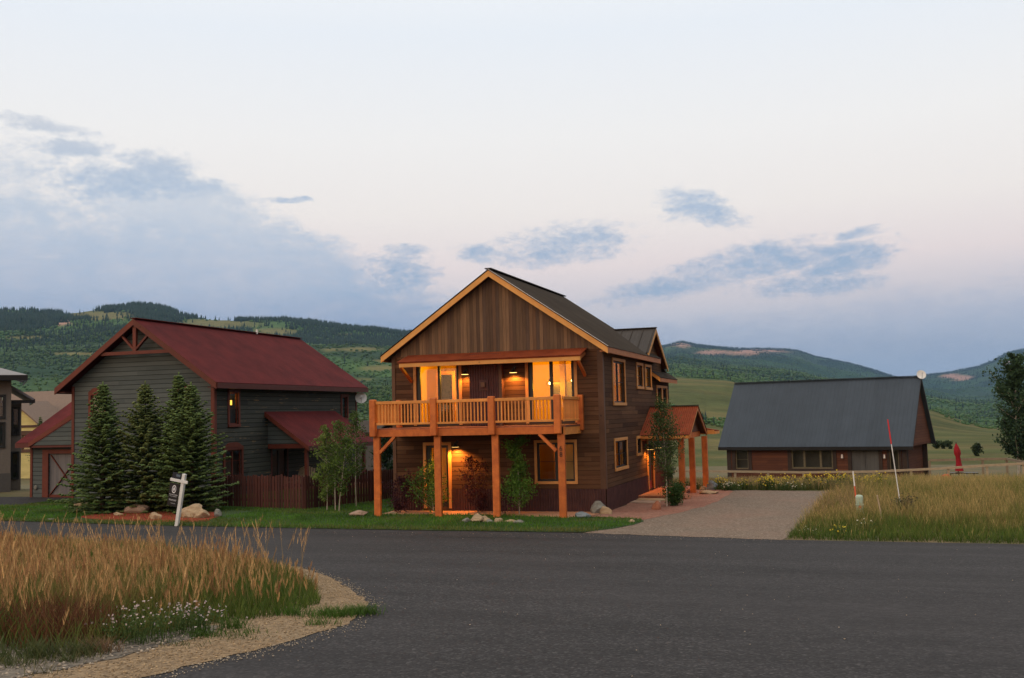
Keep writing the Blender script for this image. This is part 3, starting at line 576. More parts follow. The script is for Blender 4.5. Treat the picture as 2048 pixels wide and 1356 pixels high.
# awning over the balcony
A_ = MB(); A_.slab((-6.66, -.97, 4.93), (-.44, -.97, 4.93), (-.5, -.01, 5.2), (-6.72, -.01, 5.2), .03); aw = A_.build('awning', M['redrust'], H)
sva = Vector((0, .96, .27)); corrugated(MB(), (-6.7, -.99, 4.945), (1, 0, 0), sva.normalized(), 6.25, sva.length, .076, .01, (0, -.27, .96)).build('corrugated_sheet', M['redrust'], aw)
bp('beam', aw, M['fascia'], -6.63, -.47, -.95, -.85, 4.775, 4.905, .004)
for x in (-6.6, -.56):
    mb = MB(); mb.bar((x, -.88, 4.79), (x, -.02, 4.33), .085, .085); mb.build('bracket', M['post'], aw)
    mb = MB(); mb.bar((x, -.85, 4.82), (x, -.02, 5.05), .06, .1); mb.build('rafter', M['darkfascia'], aw)
# chimney chase with vent
ch = MB(); ch.box(-4.40, -3.30, -.30, -.002, 2.8, 5.15); cho = ch.build('chase', M['rustmetal'], H)
corrugated(MB(), (-4.40, -.322, 2.82), (1, 0, 0), (0, 0, 1), 1.03, 2.3, .088, .018, (0, -1, 0)).build('corrugated_sheet', M['rustmetal'], cho)
bp('corner_board', cho, M['cornerboard'], -3.375, -3.27, -.345, -.305, 2.8, 5.1)
v = MB(); v.box(-4.05, -3.74, -.36, -.33, 3.97, 4.30); vo = v.build('vent', M['rustmetal'], H)
bp('vent_cap', vo, M['cornerboard'], -3.96, -3.81, -.47, -.37, 4.05, 4.21, .01)
bp('vent_frame', vo, M['cornerboard'], -4.07, -3.72, -.352, -.33, 3.95, 3.968)
# upper sliders
def slider(b, mull, zt):
    a0, a1, z0, z1 = b
    t_ = MB(); Ff.box(t_, a0-.1, a0, z0, z1, .002, .035); Ff.box(t_, a1, a1+.1, z0, z1, .002, .035); Ff.box(t_, a0-.1, a1+.1, z1, z1+.1, .002, .04)
    wo = t_.build('glass_door', M['wtrim'], H); s_ = MB()
    Ff.box(s_, a0, a0+.13, z0, z1, -.1, -.03); Ff.box(s_, a1-.1, a1, z0, z1, -.1, -.03); Ff.box(s_, mull-.04, mull+.04, z0, z1, -.12, -.02)
    Ff.box(s_, a0+.13, a1-.1, z1-.06, z1, -.1, -.035); Ff.box(s_, a0+.13, a1-.1, z0, z0+.09, -.1, -.035); s_.build('sash', M['sash'], wo)
    for l, r_ in ((a0+.13, mull-.04), (mull+.04, a1-.1)):
        g = MB(); g.quad(Ff.p(l, z0+.09, -.07), Ff.p(r_, z0+.09, -.07), Ff.p(r_, z1-.06, -.07), Ff.p(l, z1-.06, -.07)); g.build('pane', M['glass'], wo)
slider(UL, -5.62, 0); slider(UR, -1.705, 0)
# lower door with a drawn blind, lower window
t_ = MB(); Ff.box(t_, -6.22, -6.12, .1, 2.28, .002, .035); Ff.box(t_, -5.32, -5.22, .1, 2.28, .002, .035); Ff.box(t_, -6.12, -5.32, 2.18, 2.28, .002, .04)
do = t_.build('glass_door', M['wtrim'], H); s_ = MB(); Ff.box(s_, -6.12, -5.95, .14, 2.18, -.1, -.02); Ff.box(s_, -5.40, -5.32, .14, 2.18, -.1, -.02); Ff.box(s_, -5.95, -5.40, 2.09, 2.18, -.1, -.025); Ff.box(s_, -5.95, -5.40, .14, .32, -.1, -.025); s_.build('sash', M['sash'], do)
g = MB(); g.quad((-5.95, .07, .32), (-5.40, .07, .32), (-5.40, .07, 2.09), (-5.95, .07, 2.09)); g.build('pane', M['glass'], do)
def blind(parent, F, a, b, c, d, n, step=.035):
    mb = MB(); z = c
    while z < d: F.box(mb, a, b, z, z+step*.72, n-.02, n); z += step
    mb.build('blind', M['blind'], parent)
blind(do, Ff, -5.94, -5.41, .35, 2.09, -.12)
wl = window(H, Ff, *WL, M['wtrim'], M['sash'], M['glass'], .09, .06, vs=(-1.61,), hs=(1.6,), muntin=.012)
blind(wl, Ff, -1.58, -1.04, 1.04, 2.16, -.13)
# side windows
for b_, vs_, hs_ in ((wA, (2.33,), (4.15,)), (wB, (), (4.46,)), (wC, (), (4.45,)), (wD, (2.3,), (1.74,)), (wE, (), (1.9,)), (w1, (), (3.65,)), (w2, (), (3.65,))):
    window(H, Fs, *b_, M['wtrim'], M['sash'], M['glass'], .1, .05, vs_, hs_, muntin=.015)
# entrance door
t_ = MB(); Fs.box(t_, 6.78, 6.88, .17, 2.25, .002, .05); Fs.box(t_, 7.9, 8.0, .17, 2.25, .002, .05); Fs.box(t_, 6.88, 7.9, 2.15, 2.25, .002, .055)
eo = t_.build('door', M['wtrim'], H); d_ = MB(); Fs.box(d_, 6.89, 7.89, .2, 2.14, -.1, -.05); lf = d_.build('door_leaf', M['reddoor'], eo)
mb = MB(); mb.box(-.02, .045, 6.862, 6.88, .2, 2.14); mb.build('door_jamb', M['reddoor'], eo)
g = MB(); g.box(-.05, -.035, 7.1, 7.7, .5, 2.0); g.build('pane', M['sash'], eo)
mb = MB(); mb.cyl((-.05, 7.0, 1.15), (.03, 7.0, 1.15), .02); mb.build('handle', M['black'], eo)
# barn lamps
def barn_lamp(x, y, z, N, energy, parent=H, r_=.13):
    N = Vector(N); c = Vector((x, y, z))+N*.2
    mb = MB(); mb.cyl(c+Vector((0, 0, 0)), c+Vector((0, 0, .09)), r_, .045, 16, False); mb.cyl(c+Vector((0, 0, .09)), c+Vector((0, 0, .15)), .045, .04, 10)
    mb.cyl(c+Vector((0, 0, .13)), Vector((x, y, z+.16)), .014, .014, 8); mb.cyl(Vector((x, y, z+.16))+N*.03, (x, y, z+.16), .05, .05, 12)
    lo = mb.build('wall_lamp', M['black'], parent)
    mb = MB(); mb.cyl(c+Vector((0, 0, -.006)), c+Vector((0, 0, .03)), r_*.93, r_*.75, 16); mb.build('bulb', M['shadeglow'], lo)
    ld = bpy.data.lights.new('lamp_light', 'SPOT'); ld.energy = energy*10; ld.color = (1, .36, .05); ld.spot_size = R(150); ld.spot_blend = .5; ld.shadow_soft_size = .05
    l = bpy.data.objects.new('lamp_light', ld); COL.objects.link(l); l.location = c+Vector((0, 0, -.02)); return lo
barn_lamp(-4.60, 0, 4.50, (0, -1, 0), 10); barn_lamp(-2.92, 0, 4.50, (0, -1, 0), 14); barn_lamp(-4.99, 0, 2.12, (0, -1, 0), 34); barn_lamp(0, 6.42, 1.72, (1, 0, 0), 9); barn_lamp(0, 8.2, 1.72, (1, 0, 0), 9)

# ---- balcony
bal = bp('balcony', H, M['deckboard'], -7.12, -.72, -1.93, -.03, 2.74, 2.79)
bp('beam', bal, M['post'], -7.1, -.86, -2.0, -1.9, 2.53, 2.745, .006); bp('rim_joist', bal, M['rail'], -.80, -.74, -1.93, -.03, 2.5, 2.735); bp('rim_joist', bal, M['post'], -7.1, -7.04, -1.89, -.03, 2.5, 2.735)
for k in range(7): bp('joist', bal, M['post'], -6.6+k*.85, -6.55+k*.85, -1.89, -.03, 2.55, 2.735)
PX = [-7.04, -4.945, -3.025, -.92]
for i, x in enumerate(PX):
    mb = MB(); mb.cyl((x, -2.07, 2.5), (x, -2.07, 3.67), .118, .118, 4, True)
    mb = MB().box(x-.105, x+.105, -2.175, -2.003, 2.535, 3.72); mb.build('railing_post', M['post'], bal, .03)
    mb = MB().box(x-.06, x+.16, -1.98+.0, -1.86, 0.0, 2.529); mb.build('post', M['post'], bal, .015)
for x0_, x1_ in zip(PX, PX[1:]):
    bp('top_rail', bal, M['rail'], x0_+.105, x1_-.105, -2.11, -2.04, 3.56, 3.655, .008); bp('bottom_rail', bal, M['rail'], x0_+.105, x1_-.105, -2.1, -2.05, 2.9, 2.965, .006)
bp('railing_post', bal, M['post'], -.82, -.63, -.2, -.03, 2.6, 3.72, .025); bp('railing_post', bal, M['post'], -7.12, -6.95, -.2, -.03, 2.79, 3.72, .025)
for x in (-.765, -7.04):
    bp('top_rail', bal, M['rail'], x-.035, x+.035, -2.0, -.2, 3.56, 3.655, .008); bp('bottom_rail', bal, M['rail'], x-.025, x+.025, -2.0, -.2, 2.9, 2.965, .006)
b0 = MB().box(-.019, .019, -.019, .019, 0, .594).build('baluster', M['rail'], bal)
first = True
def baluster(x, y):
    global first
    o = b0 if first else b0.copy()
    if not first: COL.objects.link(o)
    first = False; o.location = Vector((x, y, 2.966))-OFF[H.name]
OFF_H = OFF[H.name]; b0.data.transform(Matrix.Translation(OFF_H))
for x0_, x1_ in zip(PX, PX[1:]):
    n = round((x1_-x0_-.21)/.112)
    for k in range(1, n): baluster(x0_+.105+(x1_-x0_-.21)*k/n, -2.075)
for x in (-.765, -7.04):
    for k in range(15): baluster(x, -1.9+k*.115)
for x0_, x1_, z0_, z1_ in ((-6.89, -6.35, 2.02, 2.535), (-1.03, -1.55, 2.02, 2.535)):
    mb = MB(); mb.bar((x0_, -1.93, z0_), (x1_, -1.93, z1_), .09, .13, (0, 1, 0)); mb.build('brace', M['post'], bal)
def text(s, size, loc, rot, m, parent, name, ext=.004, font_sx=1.0):
    c = bpy.data.curves.new(name, 'FONT'); c.body = s; c.size = size; c.extrude = ext; c.align_x = 'CENTER'; c.align_y = 'CENTER'; c.materials.append(m)
    o = bpy.data.objects.new(name, c); COL.objects.link(o); o.rotation_euler = rot; o.scale = (font_sx, 1, 1)
    o.location = Vector(loc)-OFF.get(parent.name, Vector()); o.parent = parent; return o
text('6', .2, (-.875, -1.99, 2.085), (R(90), 0, 0), M['black'], bal, 'house_number'); text('8', .2, (-.875, -1.99, 1.905), (R(90), 0, 0), M['black'], bal, 'house_number')

# ---- rooms behind the lit windows
def room(x0, x1, y0_, y1_, z0, z1, m, openings_side=(), front=(), name='interior_wall', floor=None):
    mb = MB(); d = .155
    mb.quad((x0, y1_, z0), (x1, y1_, z0), (x1, y1_, z1), (x0, y1_, z1)); mb.quad((x0, y0_, z1), (x1, y0_, z1), (x1, y1_, z1), (x0, y1_, z1))
    mb.quad((x0, y0_, z0), (x0, y1_, z0), (x0, y1_, z1), (x0, y0_, z1))
    Fr((x1, 0, 0), (0, 1, 0), (-1, 0, 0)).wall(mb, y0_, y1_, z0, z1, list(openings_side), .01)
    o = mb.build(name, m, H); fl = MB(); fl.quad((x0, y0_, z0), (x1, y0_, z0), (x1, y1_, z0), (x0, y1_, z0)); fl.build('interior_floor', floor or M['innerwood'], H); return o
room(-7.15, -.17, .17, 4.4, 2.81, 5.05, M['inner'], [wA]); room(-7.15, -.17, 4.5, 8.5, 2.81, 5.05, M['inner'], [wB, wC])
room(-7.15, -.17, .17, 4.4, .06, 2.45, M['inner'], [wD]); room(-7.15, -.17, 4.5, 8.5, .06, 2.45, M['unlitdark'], [wE]); room(-7.15, -.17, 8.7, 11.9, .06, 4.5, M['unlitdark'], [w1, w2])  # rear rooms carry their dimness in the dark wall colour
def plight(x, y, z, e, c=(1, .46, .025), r_=.08):
    ld = bpy.data.lights.new('room_light', 'POINT'); ld.energy = e; ld.color = c; ld.shadow_soft_size = r_
    l = bpy.data.objects.new('room_light', ld); COL.objects.link(l); l.location = (x, y, z)
plight(-5.4, 1.9, 4.6, 135); plight(-2.9, 2.6, 4.6, 88); plight(-2.12, 1.35, 4.05, 40); plight(-1.5, 6.2, 4.6, 70, (1, .62, .2)); plight(-5.5, 1.2, 1.7, 60); plight(-2.2, 3.0, 2.2, 10, (1, .4, .05))
bp('light_partition', H, M['inner'], -4.3, -4.2, .17, 4.39, .07, 2.44)  # added partition that keeps the left room's light out of the right room
# things inside
sc_o = thing('wall_sconce', 'small glowing globe sconce just inside the balcony door at far right', 'lamp', (-1.12, .5, 4.2)); mb = MB()
def ball(c, r_, seg=10, sq=1.0):
    mb = MB(); i0 = 0
    for a in range(seg+1):
        th = math.pi*a/seg
        mb.v += [(c[0]+r_*math.sin(th)*math.cos(2*math.pi*b/seg), c[1]+r_*math.sin(th)*math.sin(2*math.pi*b/seg), c[2]+r_*sq*math.cos(th)) for b in range(seg)]
    for a in range(seg):
        for b in range(seg): mb.f.append((a*seg+b, (a+1)*seg+b, (a+1)*seg+(b+1) % seg, a*seg+(b+1) % seg))
    return mb
ball((-1.12, .5, 4.2), .05).build('bulb', M['bulb'], sc_o, smooth=True); MB().cyl((-1.12, .5, 4.12), (-1.12, .5, 4.16), .03).build('base', M['black'], sc_o); MB().cyl((-1.12, .5, 4.14), (-.17, .5, 4.14), .012).build('arm', M['black'], sc_o)
pl_ = thing('pendant_lamp', 'wire cage pendant lamp hanging inside the right balcony door', 'lamp', (-2.13, 1.3, 5.0))
ball((-2.13, 1.3, 4.16), .045).build('bulb', M['bulb'], pl_, smooth=True); MB().cyl((-2.13, 1.3, 4.24), (-2.13, 1.3, 5.04), .008).build('cord', M['black'], pl_); MB().cyl((-2.13, 1.3, 4.2), (-2.13, 1.3, 4.32), .03, .02).build('socket', M['black'], pl_)
cg = MB()
for k in range(8):
    a = k*math.pi/4; p = [(0.03, 4.3), (.1, 4.22), (.12, 4.12), (.07, 4.05)]
    for (r1_, z1_), (r2_, z2_) in zip(p, p[1:]): cg.cyl((-2.13+r1_*math.cos(a), 1.3+r1_*math.sin(a), z1_), (-2.13+r2_*math.cos(a), 1.3+r2_*math.sin(a), z2_), .004, .004, 5)
cg.build('cage', M['black'], pl_)
fg = thing('refrigerator', 'stainless steel refrigerator seen through the right balcony door', 'refrigerator', (-2.3, 3.9, 2.81))
bp('body', fg, M['steel'], -2.85, -1.98, 3.72, 4.3, 2.82, 4.28, .01); bp('door', fg, M['steel'], -2.84, -2.42, 3.66, 3.715, 2.9, 4.27, .01); bp('door', fg, M['steel'], -2.41, -1.99, 3.66, 3.715, 2.9, 4.27, .01)
for x in (-2.47, -2.36): MB().cyl((x, 3.62, 3.2), (x, 3.62, 4.0), .014).build('handle', M['galv'], fg)
cb = thing('kitchen_cabinet', 'honey wood kitchen cabinets seen through the left balcony door', 'cabinet', (-5.6, 4, 2.81))
for k in range(4): bp('door', cb, M['cabinet'], -6.5+k*.62, -5.92+k*.62, 3.68, 3.72, 2.9, 3.68, .008)
for k in range(4): bp('wall_door', cb, M['cabinet'], -6.5+k*.62, -5.92+k*.62, 3.98, 4.02, 4.18, 4.95, .008)
bp('body', cb, M['innerwood'], -6.55, -4.0, 3.73, 4.35, 2.83, 3.7); bp('wall_body', cb, M['innerwood'], -6.55, -4.0, 4.03, 4.37, 4.15, 4.97); bp('counter', cb, M['stone_tan'], -6.6, -3.95, 3.62, 4.36, 3.705, 3.745, .006)
tag(cb)
pd = bp('interior_door', H, M['inner'], -1.62, -.92, 4.3, 4.34, 2.83, 4.75); bp('door_frame', pd, M['innerwood'], -1.72, -1.63, 4.27, 4.35, 2.83, 4.85); bp('door_frame', pd, M['innerwood'], -.91, -.82, 4.27, 4.35, 2.83, 4.85)
bp('column', H, M['cabinet'], -1.98, -1.8, 2.0, 2.2, 2.82, 5.04)
lf_ = bp('interior_door', H, M['sash'], -6.61, -6.11, 2.42, 2.44, 2.9, 4.62); bp('door_frame', lf_, M['innerwood'], -6.72, -6.62, 2.4, 2.46, 2.83, 4.75); bp('door_frame', lf_, M['innerwood'], -6.1, -6.0, 2.4, 2.46, 2.83, 4.75); bp('door_frame', lf_, M['innerwood'], -6.62, -6.1, 2.4, 2.46, 4.63, 4.75)
ld_ = bp('interior_door', H, M['cabinet'], -2.6, -1.75, 3.6, 3.65, .08, 2.1); bp('door_frame', ld_, M['fascia'], -2.72, -2.61, 3.57, 3.66, .08, 2.2); bp('door_frame', ld_, M['fascia'], -1.74, -1.63, 3.57, 3.66, .08, 2.2)

# ---- side: low roof, cross gable
ls = MB(); ls.slab((.33, 8.25, 4.46), (.33, 12.2, 4.46), (-.05, 12.2, 4.74), (-.05, 8.25, 4.74), .1); lso = ls.build('lean_to_roof', M['brown'], H)
svl = Vector((-.38, 0, .28)).normalized(); corrugated(MB(), (.36, 8.2, 4.452), (0, 1, 0), svl, 4.03, .5, .076, .011, (svl.z, 0, -svl.x)).build('corrugated_sheet', M['darkroof'], lso)
rake((.33, 8.24, 4.45), (-.0, 8.24, 4.7), .16, .04, M['fascia'], lso); bp('fascia', lso, M['darkfascia'], .295, .335, 8.28, 12.2, 4.29, 4.44)
cgx, cz, cy = .25, 6.40, 8.2; sl = .605
cgm = MB(); cgm.slab((cgx, cy-1.75, cz-1.75*sl), (-3.6, cy-1.75, cz-1.75*sl), (-3.6, cy, cz), (cgx, cy, cz), .1); cgm.slab((cgx, cy+2.4, cz-2.4*sl), (-3.6, cy+2.4, cz-2.4*sl), (-3.6, cy, cz), (cgx, cy, cz), .1)
cgo = cgm.build('cross_gable_roof', M['seam'], H)
rb = MB()
for k in range(8):
    x = .18-k*.42; rb.bar((x, cy-1.75, cz-1.75*sl+.012), (x, cy, cz+.012), .025, .03); rb.bar((x, cy+2.4, cz-2.4*sl+.012), (x, cy, cz+.012), .025, .03)
rb.build('standing_seam', M['darkroof'], cgo); MB().bar((cgx+.02, cy, cz+.015), (-3.6, cy, cz+.015), .2, .03).build('ridge_cap', M['darkroof'], cgo)
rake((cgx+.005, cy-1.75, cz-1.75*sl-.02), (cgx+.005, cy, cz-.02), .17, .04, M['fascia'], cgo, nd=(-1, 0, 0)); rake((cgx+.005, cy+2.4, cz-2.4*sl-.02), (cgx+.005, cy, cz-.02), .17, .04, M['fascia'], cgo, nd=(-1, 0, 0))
mb = MB(); mb.hexa([(.0, cy-1.9, 5.0), (.0, cy+2.2, 5.0), (.0, cy, cz-.1)], [(-.1, cy-1.9, 5.0), (-.1, cy+2.2, 5.0), (-.1, cy, cz-.1)]); mb.box(-.1, -.001, 8.6, 10.4, 4.7, 5.0); mb.build('gable_wall', M['siding'], H)
mb = MB(); mb.slab((cgx-.05, cy+2.3, cz-2.3*sl-.11), (.01, cy+2.3, cz-2.3*sl-.11), (.01, cy, cz-.11), (cgx-.05, cy, cz-.11), .02); mb.build('soffit', M['redwood'], cgo)
bk = MB(); bk.slab((.0, 12.1, 4.6), (W0-.2, 12.1, 4.6), (W0-.2, 8.6, 6.0), (.0, 8.6, 6.0), .12); bk.build('rear_roof', M['darkroof'], H)

# ---- entrance porch
px1 = 1.83; pr0, pr1 = 5.5, 9.94; pry, prz, pez = 7.72, 3.30, 2.27
pm = MB(); pm.slab((px1, pr0, pez), (.0, pr0, pez), (.0, pry, prz), (px1, pry, prz), .06); pm.slab((px1, pr1, pez), (.0, pr1, pez), (.0, pry, prz), (px1, pry, prz), .06)
po = pm.build('porch', M['brown'], H); Lp = math.hypot(pry-pr0, prz-pez); svp = Vector((0, pry-pr0, prz-pez)).normalized(); svq = Vector((0, pry-pr1, prz-pez)).normalized()
corrugated(MB(), (-.0, pr0-.03, pez-.0), (1, 0, 0), svp, px1+.03, Lp+.03, .076, .011, (0, -svp.z, svp.y)).build('corrugated_sheet', M['redrust'], po); corrugated(MB(), (-.0, pr1+.03, pez), (1, 0, 0), svq, px1+.03, Lp+.03, .076, .011, (0, svq.z, -svq.y)).build('corrugated_sheet', M['redrust'], po)
MB().bar((.0, pry, prz+.03), (px1+.04, pry, prz+.03), .2, .03).build('ridge_cap', M['darkroof'], po)
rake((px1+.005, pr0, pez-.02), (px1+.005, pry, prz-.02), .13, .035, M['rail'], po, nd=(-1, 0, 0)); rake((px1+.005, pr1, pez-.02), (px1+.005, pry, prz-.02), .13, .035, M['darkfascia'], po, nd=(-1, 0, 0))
bp('fascia', po, M['rail'], .03, px1-.04, pr0-.005, pr0+.035, pez-.13, pez-.03)
mb = MB(); mb.hexa([(1.6, pr0+.3, 2.32), (1.6, pr1-.3, 2.32), (1.6, pry, prz-.12)], [(1.56, pr0+.3, 2.32), (1.56, pr1-.3, 2.32), (1.56, pry, prz-.12)]); mb.build('gable_wall', M['redwood'], po)
bp('beam', po, M['post'], 1.40, 1.58, 5.7, 9.85, 2.1, 2.3, .008); bp('beam', po, M['post'], .02, 1.39, 5.72, 5.86, 2.06, 2.22, .006)
mb = MB(); mb.slab((2.17, 9.96, 2.34), (2.17, 11.2, 2.3), (1.0, 11.2, 2.52), (1.0, 9.96, 2.56), .05); mb.build('side_roof', M['redrust'], po); bp('fascia', po, M['rail'], 2.13, 2.175, 9.97, 11.2, 2.17, 2.28); bp('fascia', po, M['rail'], 1.55, 2.125, 9.95, 9.985, 2.17, 2.33)
for x, y, zb in ((1.466, 5.8, 0.0), (1.55, 7.72, 0.0), (1.755, 9.7, .08)): bp('post', po, M['post'], x-.105, x+.105, y-.105, y+.105, zb, 2.1, .012)
bp('post_base', po, M['concrete'], 1.64, 1.87, 9.58, 9.82, -.15, .08, .01)
bp('landing', po, M['deckboard'], .03, 1.36, 4.75, 9.5, .06, .14, .008)

# ================================================================== HAZE in the valley air
def haze():
    z0 = float(verts[..., 2].min())-1.0; z1 = float(verts[..., 2].max())+60
    m, t = newmat('haze'); t.n('ShaderNodeOutputMaterial', Volume=t.n('ShaderNodeVolumePrincipled', Color=(.24, .42, .74, 1), Density=7.0e-5, Anisotropy=.0).outputs[0])
    o = MB().box(-9500, 9500, -3000, 9500, z0, z1).build('haze', m); tag(o, 'thin blue evening haze filling the valley', kind='stuff')
haze()

# ================================================================== RED ROOFED HOUSE
LH = thing('house', 'dark grey green clapboard house with a dull red metal roof', 'house', (-20.66, 10, 0))
lx0, lx1, ly0, ly1 = -24.2, -17.13, 4.0, 16.6; lrx, lrz, lex, lez = -20.665, 7.48, .46, 4.72
G0 = Fr((0, ly0, 0), (1, 0, 0), (0, -1, 0)); GS = Fr((lx1, 0, 0), (0, 1, 0), (1, 0, 0))
win1, win2 = (-23.2, -22.55, 2.98, 4.38), (-18.82, -18.17, 2.98, 4.38)
mb = MB(); G0.wall(mb, lx0, lx1, -.1, 4.83, [win1, win2]); mb.hexa([(lx0, ly0, 4.83), (lx1, ly0, 4.83), (lrx, ly0, 7.26)], [(lx0, ly0+.15, 4.83), (lx1, ly0+.15, 4.83), (lrx, ly0+.15, 7.26)]); mb.build('front_wall', M['greylap'], LH)
s1, s2, s3, s4 = (5.06, 5.7, 3.02, 4.34), (14.95, 15.5, 3.15, 4.25), (4.72, 5.92, .85, 1.95), (8.35, 9.6, .1, 1.85)
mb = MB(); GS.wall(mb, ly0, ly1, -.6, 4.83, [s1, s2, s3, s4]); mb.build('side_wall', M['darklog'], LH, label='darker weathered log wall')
mb = MB(); mb.quad((lx0, ly0, -.1), (lx0, ly1, -.6), (lx0, ly1, 4.83), (lx0, ly0, 4.83)); mb.hexa([(lx0, ly1, -.6), (lx1, ly1, -.6), (lx1, ly1, 4.83), (lrx, ly1, 7.26), (lx0, ly1, 4.83)], [(lx0, ly1-.1, -.6), (lx1, ly1-.1, -.6), (lx1, ly1-.1, 4.83), (lrx, ly1-.1, 7.26), (lx0, ly1-.1, 4.83)]); mb.build('rear_wall', M['greylap'], LH)
r_ = MB()
for xe in (lx1+lex, lx0-lex): r_.slab((xe, 3.48, lez), (xe, 17.0, lez), (lrx, 17.0, lrz), (lrx, 3.48, lrz), .1)
lro = r_.build('roof', M['redroof'], LH); MB().bar((lrx, 3.46, lrz+.02), (lrx, 17.0, lrz+.02), .3, .03).build('ridge_cap', M['galv'] if 0 else M['redroof'], lro)
MB().cyl((lrx+.12, 12.6, lrz-.05), (lrx+.12, 12.6, lrz+.17), .05).build('vent_pipe', M['white'], lro)
for xe in (lx1+lex, lx0-lex): rake((xe, 3.46, lez-.01), (lrx, 3.46, lrz-.01), .26, .06, M['redtrim'], LH, name='bargeboard'); MB().box(xe-.03, xe+.03, 3.53, 17, lez-.24, lez-.02).build('fascia', M['darkred'], LH)
mb = MB(); mb.box(lx1+.003, lx1+lex-.04, 3.55, 17, lez-.2, lez-.17); mb.box(lx0-lex+.04, lx0-.003, 3.55, 17, lez-.2, lez-.17); mb.build('soffit', M['darkred'], LH)
tr = bp('gable_truss', LH, M['redtrim'], -22.35, -18.98, 3.54, 3.66, 6.0, 6.14)
bp('king_post', tr, M['redtrim'], lrx-.08, lrx+.08, 3.54, 3.66, 6.141, 7.2)
for q in ((-21.32, 6.74), (-20.01, 6.74)): mb = MB(); mb.bar((lrx, 3.62, 6.16), (q[0], 3.62, q[1]+.06), .08, .14, (0, 1, 0)); mb.build('strut', M['redtrim'], tr)
for x in (lx0, lx1-.13): bp('corner_board', LH, M['redtrim'], x, x+.13, ly0-.035, ly0-.002, -.1, 4.78)
bp('corner_board', LH, M['redtrim'], lx1+.002, lx1+.035, ly0-.03, ly0+.13, -.1, 4.6); bp('corner_board', LH, M['redtrim'], lx1+.002, lx1+.035, ly1-.13, ly1, -.6, 4.6)
def arched(F, b, vs=(), hs=(), arch=True):
    wo = window(LH, F, *b, M['redtrim'], M['redtrim'], M['glass'], .12, .05, vs, hs, .05, .05)
    if arch:
        c_ = (b[0]+b[1])/2; mb = MB(); n = 8; wd = (b[1]-b[0])/2+.14
        P_ = [F.p(c_-wd, b[3]+.121, .002)]+[F.p(c_-wd*.62*math.cos(math.pi*k/n), b[3]+.121+.11+.09*math.sin(math.pi*k/n), .002) for k in range(n+1)]+[F.p(c_+wd, b[3]+.121, .002)]
        mb.hexa(P_, [p+F.N*.06 for p in P_]); mb.build('header', M['redtrim'], wo)
    return wo
arched(G0, win1, (), (3.66,)); arched(G0, win2, (), (3.66,)); arched(GS, s1, (), (3.68,)); arched(GS, s2, (), (3.7,), False); arched(GS, s3, (5.32,), (1.5,))
# closed boxes behind the glass; the darkness of unlit rooms is their colour
mb = MB(); mb.box(-23.9, -17.4, 4.3, 7.6, 2.6, 4.7); mb.build('interior_wall', M['unlitdark'], LH); mb = MB(); mb.box(-23.9, -17.4, 4.3, 16.2, 0, 2.3); mb.build('interior_wall', M['unlitdark'], LH)
lw = MB(); lw.box(lx1-.16, lx1-.06, 5.2, 5.36, 3.82, 4.02); lwo = lw.build('wall_lamp', M['lantern'], LH); lwo['label'] = 'lit lantern glowing in the upper side window'
bp('lantern_frame', lwo, M['black'], lx1-.17, lx1-.05, 5.19, 5.37, 4.021, 4.05); bp('lantern_frame', lwo, M['black'], lx1-.17, lx1-.05, 5.19, 5.37, 3.79, 3.819)
ll = bpy.data.lights.new('lantern_light', 'POINT'); ll.energy = 5; ll.color = (1, .45, .08); ll.shadow_soft_size = .05; llo = bpy.data.objects.new('lantern_light', ll); COL.objects.link(llo); llo.location = (lx1-.1, 5.28, 4.16)
# side porch
sp = MB(); sp.slab((-14.95, 7.75, 1.99), (-14.95, 14.25, 1.99), (lx1, 14.25, 3.53), (lx1, 7.75, 3.53), .08); spo = sp.build('side_porch', M['redroof'], LH)
rake((-14.95, 7.74, 1.98), (lx1+.002, 7.74, 3.52), .2, .05, M['redtrim'], spo, name='bargeboard'); bp('fascia', spo, M['darkred'], -14.99, -14.95, 7.8, 14.25, 1.8, 1.98)
mb = MB(); mb.hexa([(lx1+.01, 8.0, 2.1), (-15.2, 8.0, 2.1), (lx1+.01, 8.0, 3.42)], [(lx1+.01, 8.1, 2.1), (-15.2, 8.1, 2.1), (lx1+.01, 8.1, 3.42)]); mb.build('gable_wall', M['greylap'], spo)
bp('beam', spo, M['redtrim'], lx1+.04, -15.1, 7.96, 8.12, 1.9, 2.09)
for y in (8.2, 13.7): bp('post', spo, M['redtrim'], -15.38, -15.24, y-.07, y+.07, -.3, 1.9)
bp('floor', spo, M['deckboard'], lx1+.04, -15.1, 7.9, 14.2, -.3, .02)
wo = window(LH, GS, *s4, M['darkred'], M['sash'], M['glass'], .1, .07, (8.97,), name='glass_door')
do = MB(); n = 20
do.v += [(-16.85+.06*0, 16.64, 4.2)]
dish = thing
dd = MB(); c0 = Vector((-16.75, 16.75, 4.12)); dn = Vector((.45, -.75, .35)).normalized(); ax = dn.cross(Vector((0, 0, 1))).normalized(); ay = ax.cross(dn)
